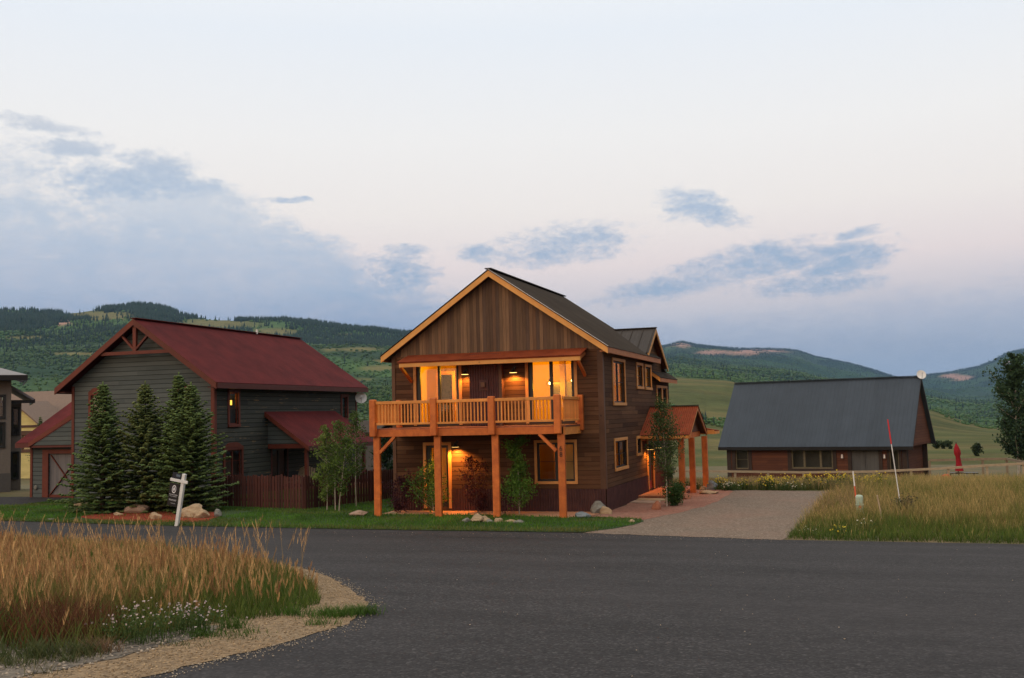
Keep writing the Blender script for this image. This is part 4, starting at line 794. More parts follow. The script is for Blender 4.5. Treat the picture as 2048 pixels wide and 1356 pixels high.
def sat_dish(c0, dn, r_, parent, foot):
    dn = Vector(dn).normalized(); ax = dn.cross(Vector((0, 0, 1))).normalized(); ay = ax.cross(dn); c0 = Vector(c0); mb = MB(); n = 16
    mb.v.append(tuple(c0-dn*r_*.22))
    for k in range(1, 5):
        f = k/4; mb.v += [tuple(c0-dn*r_*.22*(1-f*f)+(ax*math.cos(2*math.pi*b/n)+ay*math.sin(2*math.pi*b/n))*r_*f) for b in range(n)]
    for b in range(n):
        mb.f.append((0, 1+b, 1+(b+1) % n))
        for k in range(3): mb.f.append((1+k*n+b, 1+(k+1)*n+b, 1+(k+1)*n+(b+1) % n, 1+k*n+(b+1) % n))
    o = mb.build('satellite_dish', M['white'], parent, smooth=True); mb = MB(); mb.cyl(c0-dn*r_*.22, Vector(foot), .025); mb.build('mast', M['galv'], o); mb = MB(); mb.cyl(c0-ay*r_*.9, c0+dn*r_*.8, .012); mb.cyl(c0+dn*r_*.75, c0+dn*r_*.95, .04); mb.build('feed_arm', M['galv'], o); return o
sat_dish((-16.85, 16.55, 4.2), (.5, -.8, .25), .3, LH, (lx1, 16.5, 4.0))
# garage wing
gx0 = -27.04; GG = Fr((0, 4.7, 0), (1, 0, 0), (0, -1, 0)); gd = (-26.05, -24.45, 0.02, 1.92)
mb = MB(); GG.wall(mb, gx0, lx0-.002, -.1, 2.25, [gd]); mb.quad((gx0, 4.7, -.1), (gx0, 11, -.1), (gx0, 11, 2.25), (gx0, 4.7, 2.25)); mb.hexa([(gx0, 4.7, 2.25), (gx0, 11.2, 2.25), (gx0, 8, 4.2)], [(gx0+.1, 4.7, 2.25), (gx0+.1, 11.2, 2.25), (gx0+.1, 8, 4.2)]); gw = mb.build('garage_wall', M['greylap'], LH)
mb = MB(); mb.slab((gx0-.5, 4.35, 2.42), (lx0-.01, 4.35, 2.42), (lx0-.01, 8, 4.38), (gx0-.5, 8, 4.38), .1); mb.slab((gx0-.5, 11.65, 2.42), (lx0-.01, 11.65, 2.42), (lx0-.01, 8, 4.38), (gx0-.5, 8, 4.38), .1); gro = mb.build('garage_roof', M['redroofx'], LH)
bp('fascia', gro, M['darkred'], gx0-.5, lx0-.01, 4.31, 4.35, 2.2, 2.40)
mb = MB(); mb.hexa([(-26.55, 4.28, 2.3), (lx0-.02, 4.28, 2.3), (lx0-.02, 4.28, 3.5)], [(-26.55, 6.4, 2.3), (lx0-.02, 6.4, 2.3), (lx0-.02, 6.4, 3.5)]); mb.build('gable_wall', M['greylap'], LH); rake((-26.75, 4.24, 2.42), (lx0-.02, 4.24, 3.72), .2, .05, M['redtrim'], gro, name='bargeboard')
mb = MB(); GG.box(mb, -26.36, -26.05, -.02, 2.1, .002, .05); GG.box(mb, -24.45, -24.22, -.02, 2.1, .002, .05); GG.box(mb, -26.05, -24.45, 1.92, 2.1, .002, .055); gdo = mb.build('garage_door', M['redtrim'], LH)
mb = MB(); GG.box(mb, *gd[:2], gd[2], gd[3], -.1, -.06); mb.build('door_panel', M['gardoor'], gdo)
mb = MB()
for a, b in (((-25.95, 1.85), (-25.2, .98)), ((-25.2, .98), (-26.0, .12)), ((-25.2, .98), (-24.5, 1.85)), ((-25.2, .98), (-24.5, .12))): mb.bar((a[0], 4.735, a[1]), (b[0], 4.735, b[1]), .03, .1, (0, 1, 0))
GG.box(mb, *gd[:2], .02, .14, -.055, -.02); mb.build('cross_brace', M['redtrim'], gdo)
bp('corner_board', LH, M['redtrim'], gx0, gx0+.12, 4.665, 4.698, -.1, 2.2)
MB().cyl((-26.72, 4.66, .45), (-26.72, 4.62, .45), .1, .07, 12).build('wall_cap', M['stone_grey'], LH)
# picket fence in front of the porch
pf = thing('picket_fence', 'dark red wooden picket fence round the side yard', 'fence', (-12, 1, 0))
PF = [(-15.2, 1.05), (-12.9, .5), (-10.75, .0), (-9.75, 3.1), (-8.6, 9.5)]
for (a, b), (c, d) in zip(PF, PF[1:]):
    L_ = math.hypot(c-a, d-b); mb = MB(); n = int(L_/.135); ux, uy = (c-a)/L_, (d-b)/L_
    for k in range(n):
        s_ = (k+.5)*L_/n; x, y = a+ux*s_, b+uy*s_; zt = 1.14+random.uniform(-.05, .05); jx = random.uniform(-.008, .008)
        p = [Vector((x+ux*q+jx, y+uy*q, 0)) for q in (-.052, .052)]; nn = Vector((uy, -ux, 0))*.02
        lo = [p[0], p[1], p[1]+nn, p[0]+nn]; z = Vector((0, 0, zt)); mid = (p[0]+p[1])/2
        mb.hexa([q+Vector((0, 0, .05)) for q in lo], [q+z for q in lo]); mb.hexa([p[0]+z, p[1]+z, p[1]+z+nn, p[0]+z+nn], [mid-Vector((ux, uy, 0))*.03+z+Vector((0, 0, .05)), mid+Vector((ux, uy, 0))*.03+z+Vector((0, 0, .05)), mid+Vector((ux, uy, 0))*.03+z+nn+Vector((0, 0, .05)), mid-Vector((ux, uy, 0))*.03+z+nn+Vector((0, 0, .05))])
    mb.build('picket_panel', M['picket'], pf); mb = MB()
    for z in (.3, .85): mb.bar((a-uy*.03, b+ux*.03, z), (c-uy*.03, d+ux*.03, z), .04, .09)
    mb.build('rail', M['picket'], pf); MB().box(a-.05, a+.05, b+.02, b+.12, 0, 1.15).build('post', M['picket'], pf)
# two slatted garden chairs behind it
def garden_chair(loc, rz, label):
    t_ = thing('garden_chair', label, 'chair', loc, 'pale garden chairs on the side porch', rz)
    mb = MB()
    for k in range(5): mb.bar((-.2+k*.1, .22, .3), (-.2+k*.1+(k-2)*.012, .5, 1.0-abs(k-2)*.04), .085, .02, (0, 1, .3))
    mb.build('backrest', M['stone_grey'] if 0 else M['fencewood'], t_); MB().box(-.26, .26, -.25, .25, .32, .35).build('seat', M['fencewood'], t_)
    for s_ in (-1, 1): MB().box(s_*.33-.06, s_*.33+.06, -.35, .3, .5, .525).build('armrest', M['fencewood'], t_); mb = MB(); mb.box(s_*.3-.025, s_*.3+.025, -.3, -.25, 0, .5); mb.box(s_*.3-.025, s_*.3+.025, .2, .25, 0, .5); mb.build('leg', M['fencewood'], t_)
    return t_
garden_chair((-16.55, 9.35, .02), R(-20), 'pale slatted garden chair farther from the porch post'); garden_chair((-15.85, 9.3, .02), R(25), 'pale slatted garden chair beside the porch post')

# ================================================================== GREY ROOFED LODGE
RH = thing('house', 'low red log house under a steep blue grey metal roof', 'house', (5.55, 37.1, -1.55), rz=R(-14))
hw, rl, rz_, ez = 3.4, 5.93, 6.42, 2.3
Q0 = Fr((0, -3.0, 0), (1, 0, 0), (0, -1, 0)); QE = Fr((5.2, 0, 0), (0, 1, 0), (1, 0, 0))
a1, a2, a3, a4 = (-4.95, -4.1, .9, 2.15), (-1.35, 1.2, .95, 2.15), (2.3, 3.9, .0, 2.1), (4.5, 5.04, .9, 2.15)
e1 = (-2.7, -1.6, .9, 2.2)
mb = MB(); Q0.wall(mb, -5.5, 5.2, -.3, 2.5, [a1, a2, a3, a4]); mb.build('front_wall', M['redwood'], RH)
mb = MB(); QE.wall(mb, -3, 3, -.3, 2.5, [e1]); mb.hexa([(5.2, -3, 2.5), (5.2, 3, 2.5), (5.2, 0, 6.2)], [(5.1, -3, 2.5), (5.1, 3, 2.5), (5.1, 0, 6.2)]); mb.build('end_wall', M['redwood'], RH)
mb = MB(); mb.box(-5.5, -5.4, -3, 3, -.3, 2.5); mb.box(-5.5, 5.2, 2.9, 3, -.3, 2.5); mb.hexa([(-5.5, -3, 2.5), (-5.5, 3, 2.5), (-5.5, 0, 6.2)], [(-5.4, -3, 2.5), (-5.4, 3, 2.5), (-5.4, 0, 6.2)]); mb.build('rear_wall', M['redwood'], RH)
mb = MB(); mb.box(-5.3, 5.0, -2.6, 2.7, -.2, 2.4); mb.build('interior_wall', M['unlitdark'], RH)  # dark box behind the windows, unlit-room shade put into its colour
mb = MB(); mb.slab((-rl, -hw, ez), (rl, -hw, ez), (rl, 0, rz_), (-rl, 0, rz_), .14); mb.slab((-rl, hw, ez), (rl, hw, ez), (rl, 0, rz_), (-rl, 0, rz_), .14); qr = mb.build('roof', M['blueroof'], RH)
MB().bar((-rl, 0, rz_+.03), (rl, 0, rz_+.03), .3, .04).build('ridge_cap', M['blueroof'], qr)
bp('fascia', RH, M['black'], -rl, rl, -hw-.03, -hw+.01, ez-.2, ez-.02)
for s_ in (-1, 1): rake((rl+.01, s_*hw, ez-.02), (rl+.01, 0, rz_-.02), .14, .05, M['brownlog'], RH, name='bargeboard', nd=(-1, 0, 0))
mb = MB(); mb.hexa([(5.64, -3.25, 2.28), (5.64, 3.25, 2.28), (5.64, 0, 6.22)], [(5.7, -3.25, 2.28), (5.7, 3.25, 2.28), (5.7, 0, 6.22)]); mb.build('gable_wall', M['redwood'], RH)
window(RH, Q0, *a1, M['brownlog'], M['khaki'], M['glass'], .22, .07, (), (1.5,), .05); window(RH, Q0, *a2, M['brownlog'], M['khaki'], M['glass'], .22, .09, (-.55, .45), (), .05); window(RH, Q0, *a4, M['brownlog'], M['khaki'], M['glass'], .14, .06, (5.02,), (), .05)
window(RH, QE, *e1, M['brownlog'], M['khaki'], M['glass'], .2, .07, (), (), .05)
mb = MB(); Q0.box(mb, 2.1, 2.3, -.2, 2.3, .002, .06); Q0.box(mb, 3.9, 4.1, -.2, 2.3, .002, .06); Q0.box(mb, 2.3, 3.9, 2.1, 2.3, .002, .06); dbl = mb.build('door', M['brownlog'], RH)
for x in (2.31, 3.11): mb = MB(); Q0.box(mb, x, x+.78, 0, 2.09, -.09, -.04); mb.build('door_leaf', M['greydoor'], dbl)
for x in (1.78, 4.24): mb = MB(); mb.cyl((x, -3.0, 1.75), (x, -3.1, 1.75), .05); mb.cyl((x, -3.1, 1.82), (x, -3.1, 1.6), .06, .09); mb.build('wall_lamp', M['steel'], RH)
bp('corner_board', RH, M['brownlog'], -5.51, -5.25, -3.04, -3.002, -.3, 2.4); bp('corner_board', RH, M['brownlog'], 5.22, 5.49, -3.03, -2.85, -.3, 2.4); bp('corner_board', RH, M['brownlog'], 5.22, 5.49, 2.85, 3.0, -.3, 2.4)
sat_dish((rl+.05, -.2, rz_+.1), (.45, -.85, .3), .28, RH, (rl-.1, 0, rz_-.2))
# rail fence
rfn = thing('rail_fence', 'pale single rail fence along the tall grass before the log house', 'fence', (6, 22, -.8))
FR_ = [(-5.6, .02), (-3.2, .01), (-.8, -.0), (.1, -.01), (1.49, -.03), (3.13, -.06), (4.86, -.09), (6.56, -.08), (8.18, -.07), (9.9, .0), (11.58, .08), (13.28, .19), (14.86, .27), (16.9, .3)]
for (xa, za), (xb, zb) in zip(FR_, FR_[1:]):
    mb = MB(); mb.bar((xa, 22, za), (xb, 22, zb), .05, .11); mb.build('rail', M['fencewood'], rfn); mb = MB(); mb.box(xa-.055, xa+.055, 22.02, 22.12, h1(22)-.1, za+.03); mb.build('post', M['fencewood'], rfn)
rf2 = thing('rail_fence', 'weathered rail fence corner behind the red parasol', 'fence', (14, 28, -1.3))
R2 = [(11.2, 30, .06), (13.9, 30, .1), (15.1, 30, .1), (15.45, 26, .11), (16.9, 22.3, .28)]
for p, q in zip(R2, R2[1:]): mb = MB(); mb.bar(p, q, .06, .13); mb.build('rail', M['oldwood'], rf2); mb = MB(); mb.box(p[0]-.06, p[0]+.06, p[1]+.02, p[1]+.12, h1(p[1])-.1, p[2]-.04); mb.build('post', M['oldwood'], rf2)

# ================================================================== HOUSES AT THE LEFT EDGE
GH = thing('house', 'tall taupe stucco house cut off by the left edge', 'house', (-31.36, 8.0, 0), rz=R(45))
mb = MB(); F1 = Fr((0, 0, 0), (1, 0, 0), (0, -1, 0)); F1.wall(mb, -12, 0, .9, 5.5, [(-1.15, -.32, 2.2, 3.3), (-1.15, -.32, 3.6, 4.62), (-3.5, -2.2, 2.2, 3.3), (-3.5, -2.2, 3.6, 4.62)]); mb.quad((0, 0, .9), (0, 1.2, .9), (0, 1.2, 5.5), (0, 0, 5.5)); mb.build('wall', M['stucco'], GH)
mb = MB(); F1.wall(mb, -12, .02, -.3, .9, [], .1); mb.build('wall_base', M['stuccodark'], GH)
for u0, u1, v0, v1 in ((-1.15, -.32, 2.2, 3.3), (-1.15, -.32, 3.6, 4.62), (-3.5, -2.2, 2.2, 3.3), (-3.5, -2.2, 3.6, 4.62)): window(GH, F1, u0, u1, v0, v1, M['sash'], M['sash'], M['teal'], .08, .05, (), ((v0+v1)/2,))
mb = MB(); mb.box(-11, -.4, .4, 6, 1, 5); mb.build('interior_wall', M['unlitdark'], GH)  # backing box, its dark colour stands for the unlit room
mb = MB(); mb.slab((-13, -.7, 5.62), (.68, -.7, 5.62), (-3, 3.5, 6.9), (-9, 3.5, 6.9), .1); mb.slab((.68, -.7, 5.62), (.68, 7, 5.62), (-3, 3.6, 6.9), (-3, 3.5, 6.9), .1); mb.build('roof', M['greyroof'], GH); mb = MB(); mb.box(-13, .7, -.73, -.69, 5.36, 5.6); mb.box(.66, .7, -.69, 7, 5.36, 5.6); mb.box(-13, .66, -.69, 0, 5.38, 5.4); mb.build('fascia', M['black'], GH)
mb = MB(); mb.box(-3.8, .4, 2.2, 7.8, 0, 4.2); mb.build('interior_wall', M['unlitdark'], GH)  # wing backing, coloured dark in place of an unlit room
F2 = Fr((0, 1.2, 0), (1, 0, 0), (0, -1, 0)); mb = MB(); F2.wall(mb, -4, .48, -.3, 4.35, [(.1, .36, 2.75, 4.05), (.08, .34, .6, 1.85)]); mb.quad((.48, 1.2, -.3), (.48, 8, -.3), (.48, 8, 4.35), (.48, 1.2, 4.35)); mb.build('wall', M['stucco'], GH)
for q in ((.1, .36, 2.75, 4.05), (.08, .34, .6, 1.85)): window(GH, F2, *q, M['sash'], M['sash'], M['glass'], .06, .04, (), ((q[2]+q[3])/2,))
mb = MB(); mb.slab((1.05, .75, 4.5), (1.05, 8, 4.5), (-.75, 8, 5.65), (-.75, .75, 5.65), .1); grf = mb.build('side_roof', M['greyseam'], GH); bp('fascia', grf, M['black'], 1.03, 1.08, .8, 8, 4.3, 4.48); bp('fascia', grf, M['black'], -.4, 1.08, .72, .76, 4.28, 4.44)
yl = -2.4
YH = thing('house', 'pale yellow gabled house with brown trim far behind', 'house', (-76, 58, yl))
F3 = Fr((0, 56.5, 0), (1, 0, 0), (0, -1, 0)); mb = MB(); F3.wall(mb, -80.6, -74.9, yl, 3.7, [(-79.2, -78.2, .6, 2.2), (-76.9, -75.9, .6, 2.2)]); mb.hexa([(-80.6, 56.5, 3.7), (-74.9, 56.5, 3.7), (-77.75, 56.5, 5.6)], [(-80.6, 56.7, 3.7), (-74.9, 56.7, 3.7), (-77.75, 56.7, 5.6)]); mb.box(-86, -67, 59.9, 60, yl, 3.4); mb.quad((-74.9, 56.5, yl), (-74.9, 60, yl), (-74.9, 60, 3.7), (-74.9, 56.5, 3.7)); mb.build('wall', M['yellowwall'], YH)
for q in ((-79.2, -78.2, .6, 2.2), (-76.9, -75.9, .6, 2.2)): window(YH, F3, *q, M['brown'], M['brown'], M['glass'], .25, .1, (), (), .08)
mb = MB(); F3.box(mb, -80.7, -74.8, 3.0, 3.25, .01, .1); F3.box(mb, -80.7, -74.8, 2.45, 2.65, .01, .1); mb.hexa([(-79, 56.4, 4.75), (-76.5, 56.4, 4.75), (-77.75, 56.4, 5.55)], [(-79, 56.3, 4.75), (-76.5, 56.3, 4.75), (-77.75, 56.3, 5.55)]); mb.build('trim_board', M['brown'], YH)
mb = MB(); mb.slab((-74.3, 55.9, 3.4), (-74.3, 61, 3.4), (-77.75, 61, 5.85), (-77.75, 55.9, 5.85), .15); mb.slab((-81.2, 55.9, 3.4), (-81.2, 61, 3.4), (-77.75, 61, 5.85), (-77.75, 55.9, 5.85), .15); mb.slab((-87, 59.3, 3.2), (-66, 59.3, 3.2), (-66, 64, 7.1), (-87, 64, 7.1), .15); mb.slab((-72, 57.5, 3.2), (-62, 57.5, 3.2), (-62, 63, 8.0), (-72, 63, 8.0), .15); mb.box(-72, -62, 58.2, 62, yl, 3.3); yr = mb.build('roof', M['tanroof'], YH)
MB().cyl((-72.6, 62.8, 6.0), (-72.6, 62.8, 7.3), .14).build('vent_pipe', M['white'], yr)
SH = thing('shed', 'small dark gabled shed between the two big houses', 'shed', (-28.4, 40, -1.9))
mb = MB(); mb.box(-30.5, -27.6, 40, 44, -2.2, 2.05); mb.build('wall', M['stuccodark'], SH); mb = MB(); mb.slab((-31, 39.6, 2.05), (-27.2, 39.6, 2.05), (-27.2, 42, 2.95), (-31, 42, 2.95), .12); mb.slab((-31, 44.4, 2.05), (-27.2, 44.4, 2.05), (-27.2, 42, 2.95), (-31, 42, 2.95), .12); mb.build('roof', M['darkroof'], SH)

# ================================================================== SMALL THINGS
sg = thing('sale_sign', 'leaning white post with hanging black realty sign at the roadside', 'sign', (-12.15, -5.2, 0))
lean = Matrix.Translation((-12.15, -5.2, 0)) @ Matrix.Rotation(R(10), 4, 'Y')
def leaned(mb): mb.v = [tuple(lean @ Vector(p)) for p in mb.v]; return mb
leaned(MB().box(-.055, .055, -.05, .05, -.2, 1.60)).build('post', M['white'], sg, .01); leaned(MB().box(-.43, .2, -.075, -.052, 1.33, 1.42)).build('crossarm', M['white'], sg, .006)
mb = leaned(MB().box(-.415, -.065, -.07, -.06, .58, 1.28)); mb.build('sign_panel', M['black'], sg); leaned(MB().box(-.38, -.06, -.06, -.05, 1.425, 1.60)).build('rider', simple('dark blue rider', (.012, .018, .03), rough=.5), sg)
def sign_text(s, size, x, z, m, sx=1.0, y=-.074):
    o = text(s, size, (0, 0, 0), (0, 0, 0), m, sg, 'lettering', .0015, sx); mw = lean @ Matrix.Translation((x, y, z)) @ Matrix.Rotation(R(90), 4, 'X') @ Matrix.Diagonal((sx, 1, 1, 1))
    o.matrix_local = Matrix.Translation(-OFF[sg.name]) @ mw
pale = simple('pale lettering', (.75, .75, .76), rough=.5); bluish = simple('faded blue lettering', (.13, .19, .25), rough=.5)
sign_text('COLDWELL BANKER', .042, -.24, .93, pale, .8); sign_text('MOUNTAIN PROPERTIES', .025, -.24, .88, pale, .9); sign_text('970.349.5007', .062, -.24, .765, pale, .8)
mb = MB()
for k in range(9): mb.box(-.29+k*.019, -.277+k*.019, -.073, -.0705, .665, .674)
leaned(mb).build('lettering', pale, sg)
mb = MB(); n = 20
for rr, hh in ((1, 1),):
    for k in range(n):
        a, b = 2*math.pi*k/n, 2*math.pi*(k+1)/n; mb.quad(*[(-.24+r_*.075*math.cos(t_), -.0725, 1.1+r_*.125*math.sin(t_)) for r_, t_ in ((.72, a), (1, a), (1, b), (.72, b))])
        mb.quad(*[(-.24+r_*.075*math.cos(t_), -.0725, 1.1+r_*.125*math.sin(t_)) for r_, t_ in ((.0, a), (.42, a), (.42, b), (.0, b))])
mb.box(-.247, -.233, -.073, -.0705, 1.135, 1.165); leaned(mb).build('emblem', pale, sg)
mb = MB()
for k in range(4): mb.box(-.235+k*.037, -.208+k*.037, -.063, -.0605, 1.49, 1.56)
leaned(mb).build('rider_mark', bluish, sg)
# utility pedestal and markers in the grass
up_ = thing('utility_pedestal', 'squat pale green cable pedestal in tall grass', 'pedestal', (7.57, -.5, 0)); mb = MB(); mb.box(7.465, 7.675, -.6, -.4, 0, .60); mb.build('body', M['greenped'], up_, .06); MB().box(7.455, 7.685, -.61, -.39, .3, .33).build('lid_rim', M['greenped'], up_, .01); mb = MB(); mb.cyl((7.58, -.603, .27), (7.58, -.608, .27), .042); mb.build('sticker', M['orange'], up_)
mk = thing('marker_post', 'orange and white marker post behind the green pedestal', 'post', (7.47, -.2, 0)); MB().bar((7.5, -.2, 0), (7.455, -.2, .83), .1, .035).build('lower_half', M['orange'], mk); MB().bar((7.4545, -.2, .832), (7.43, -.2, 1.25), .1, .035).build('upper_half', M['white'], mk)
sn = thing('snow_pole', 'tall thin white snow pole with red top leaning left', 'pole', (8.7, -.11, 0)); MB().cyl((8.71, -.11, 0), (8.52, -.11, 2.02), .016, .014).build('shaft', M['white'], sn); MB().cyl((8.519, -.11, 2.03), (8.455, -.11, 2.74), .02, .018).build('red_top', M['redpaint'], sn)
sk = thing('stake', 'short weathered grey stake leaning in the roadside grass', 'stake', (8.12, -2.3, 0)); MB().bar((8.16, -2.3, -.05), (8.04, -2.3, .74), .05, .04).build('stick', M['fencewood'], sk); tag(sk)
pb = thing('patio_umbrella', 'closed red parasol standing by a dark picnic table', 'umbrella', (12.5, 28, h1(28))); mb = MB(); n = 14
prof = [(.03, 1.03), (.09, .88), (.15, .68), (.165, .5), (.11, .36), (.12, .0), (.15, -.2), (.2, -.42)]
for r_, z in prof: mb.v += [(12.5+r_*(1+.22*math.cos(5*k*2*math.pi/n+z*3))*math.cos(k*2*math.pi/n)-.06*(z-.3), 28+r_*(1+.22*math.cos(5*k*2*math.pi/n))*math.sin(k*2*math.pi/n), z) for k in range(n)]
for j in range(len(prof)-1):
    for k in range(n): mb.f.append((j*n+k, j*n+(k+1) % n, (j+1)*n+(k+1) % n, (j+1)*n+k))
mb.build('folded_canopy', M['redcloth'], pb, smooth=True); MB().cyl((12.5, 28, h1(28)), (12.45, 28, 1.1), .025).build('pole', M['black'], pb)
tb = thing('picnic_table', 'dark picnic table at the foot of the red parasol', 'table', (12.6, 27.6, h1(28)))
bp('table_top', tb, M['black'], 11.9, 13.4, 27.2, 27.9, -.52, -.47); z0 = h1(28)
for x in (12.05, 13.2): mb = MB(); mb.bar((x, 27.25, z0), (x, 27.65, -.53), .06, .06); mb.bar((x, 27.85, z0), (x, 27.45, -.53), .06, .06); mb.build('leg', M['black'], tb)
for y in (26.8, 28.15): bp('bench', tb, M['black'], 11.95, 13.35, y, y+.25, -.78, -.74)
dr_ = thing('round_sled', 'orange red round plastic sled leaning on the rail fence', 'sled', (11.45, 21.8, h1(22))); mb = MB(); n = 20
c0 = Vector((11.42, 21.78, -.47)); dn = Vector((-.3, -.85, .35)).normalized(); ax = dn.cross(Vector((0, 0, 1))).normalized(); ay = ax.cross(dn)
mb.v.append(tuple(c0-dn*.08)); mb.v += [tuple(c0-dn*.05+(ax*math.cos(2*math.pi*k/n)+ay*math.sin(2*math.pi*k/n))*.17) for k in range(n)]; mb.v += [tuple(c0+(ax*math.cos(2*math.pi*k/n)+ay*math.sin(2*math.pi*k/n))*.27) for k in range(n)]; mb.v += [tuple(c0-dn*.015+(ax*math.cos(2*math.pi*k/n)+ay*math.sin(2*math.pi*k/n))*.3) for k in range(n)]
for k in range(n):
    mb.f.append((0, 1+k, 1+(k+1) % n))
    for j in (0, 1): mb.f.append((1+j*n+k, 1+(j+1)*n+k, 1+(j+1)*n+(k+1) % n, 1+j*n+(k+1) % n))
mb.build('dish', M['orange'], dr_, smooth=True); mb = MB()
for s_ in (-1, 1): mb.cyl(c0+ax*s_*.2, c0+ax*s_*.2+dn*.06, .02)
mb.build('handle', M['black'], dr_)
def rock(name, label, x, y, sx, sy, sz, m, seed, z=None, cat='rock', rot=0.0, group=None):
    r = random.Random(seed); bm = bmesh.new(); bmesh.ops.create_icosphere(bm, subdivisions=3, radius=1)
    pl = [(Vector((r.uniform(-1, 1), r.uniform(-1, 1), r.uniform(-.6, 1))).normalized(), r.uniform(.55, .9)) for _ in range(11)]
    for v_ in bm.verts:
        for nrm, d in pl:
            k = v_.co.dot(nrm)-d
            if k > 0: v_.co -= nrm*k*.92
        q = v_.co; f_ = 1+.09*math.sin(q.x*5+seed)+.06*math.sin(q.y*9+q.z*7+seed*2); v_.co = Vector((q.x*sx*f_, q.y*sy*f_, q.z*sz*f_))
    me = bpy.data.meshes.new(name); bm.to_mesh(me); bm.free(); me.materials.append(m)
    o = bpy.data.objects.new(name, me); COL.objects.link(o); o.location = (x, y, (h1(y) if z is None else z)+sz*.55); o.rotation_euler = (0, 0, rot); return tag(o, label, cat, group)
rock('boulder', 'large two toned boulder at the corner of the timber house', -.15, -.35, .32, .26, .25, M['stone_grey'], 3); rock('boulder', 'tan slab leaning on the front of the corner boulder', .12, -.6, .2, .1, .17, M['stone_tan'], 4)
rock('boulder', 'rounded bluish boulder at the lawn edge by the rightmost balcony post', -.3, -1.72, .26, .2, .13, M['stone_blue'], 5)
rock('boulder', 'upright red sandstone rock beside the porch sapling', 1.42, .95, .17, .13, .2, M['stone_red'], 6); rock('boulder', 'small pale rock alone at the tip of the lawn', 1.43, -3.0, .11, .09, .07, M['stone_tan'], 7)
rock('boulder', 'flat pinkish boulder left of the leftmost balcony post', -7.75, -1.75, .42, .25, .13, M['stone_pink'], 8); rock('boulder', 'small pale rock right of the leftmost balcony post', -6.75, -1.4, .13, .1, .08, M['stone_tan'], 9)
L7 = ['leftmost tan rock of the lawn rock row', 'tallest pale rock in the lawn rock row', 'rounded rock right of the tallest in the lawn row', 'low grey rock in the middle of the lawn row', 'small pale rock in the lawn row before the two flat ones', 'long flat tan rock near the right end of the lawn row', 'rightmost flat rock of the lawn rock row']
for i, (x, s_, z) in enumerate(((-3.42, .15, .1), (-3.12, .2, .17), (-2.9, .15, .13), (-2.68, .13, .08), (-2.44, .13, .1), (-2.1, .2, .07), (-1.78, .17, .07))): rock('rock', L7[i], x, -3.4+(i % 3)*.1, s_, s_*.8, z, M['stone_tan'] if i % 3 else M['stone_grey'], 20+i, group='rocks in a row on the lawn')
rock('boulder', 'big tan boulder behind the leaning sale sign', -13.35, -2.75, .5, .34, .29, M['stone_tan'], 31); rock('boulder', 'tan boulder lobe to the right of the sale sign', -12.85, -3.0, .34, .26, .19, M['stone_tan'], 32); rock('boulder', 'small rounded rock on top right of the sign boulder', -12.5, -2.55, .2, .18, .2, M['stone_grey'], 33)
rock('rock', 'pointed tan rock on the mulch left of the sign', -14.3, -3.4, .24, .18, .17, M['stone_tan'], 34); rock('rock', 'small pale rock on the mulch below the left spruce', -16.5, -2.5, .2, .14, .09, M['stone_tan'], 35); rock('boulder', 'rounded pinkish boulder between the spruce trunks', -16.6, -1.4, .5, .3, .2, M['stone_pink'], 36)
rock('boulder', 'tan rock by the garage driveway left of the spruces', -20.0, -.2, .36, .28, .26, M['stone_tan'], 37); rock('rock', 'grey rock lying at the far left road edge', -17.9, -4.1, .16, .1, .06, M['stone_grey'], 38)
rock('boulder', 'bluish domed boulder beside the white daisies', 1.95, 9.7, .34, .25, .24, M['stone_blue'], 39); rock('rock', 'dark red brown rock before the porch posts', 1.72, 4.9, .26, .18, .14, M['stone_red'], 40); rock('rock', 'flat yellow stone step under the far porch post', 2.2, 7.3, .4, .3, .09, M['stone_tan'], 41); rock('rock', 'small cream rock between the two farther porch posts', 1.72, 9.1, .15, .15, .14, M['stone_tan'], 42)
def flag(label, poly, z0, z1, m, cat='step'):
    mb = MB(); mb.hexa([(x, y, z0) for x, y in poly], [(x, y, z1) for x, y in poly]); o = mb.build('stone_step', m, None, .015); return tag(o, label, cat)
flag('broad flagstone step before the entrance door', [(.08, 4.15), (.9, 3.95), (1.5, 4.1), (1.62, 4.6), (.08, 4.72)], -.02, .06, M['stone_tan']); flag('lower flat slab left of the porch sapling', [(.05, 3.2), (.7, 3.05), (1.1, 3.3), (1.0, 3.9), (.05, 4.05)], -.02, .045, M['stone_pink'])
flag('long lower terrace stone behind the spruces', [(-17.7, -.4), (-14.9, -.2), (-14.9, .15), (-17.7, .05)], 0, .22, M['stone_pink'], 'terrace stone'); flag('upper pink terrace stone behind the spruces', [(-17.3, .2), (-14.8, .35), (-14.8, .9), (-17.3, .8)], 0, .4, M['stone_pink'], 'terrace stone')

# lettering as plain meshes
bpy.context.view_layer.update(); dg = bpy.context.evaluated_depsgraph_get()
for o in [o for o in COL.objects if o.type == 'FONT']:
    me = bpy.data.meshes.new_from_object(o.evaluated_get(dg)); nm, cu = o.name.split('.')[0], o.data; nn = bpy.data.objects.new(nm, me); COL.objects.link(nn); nn.parent = o.parent; nn.matrix_local = o.matrix_local.copy()
    bpy.data.objects.remove(o); bpy.data.curves.remove(cu)

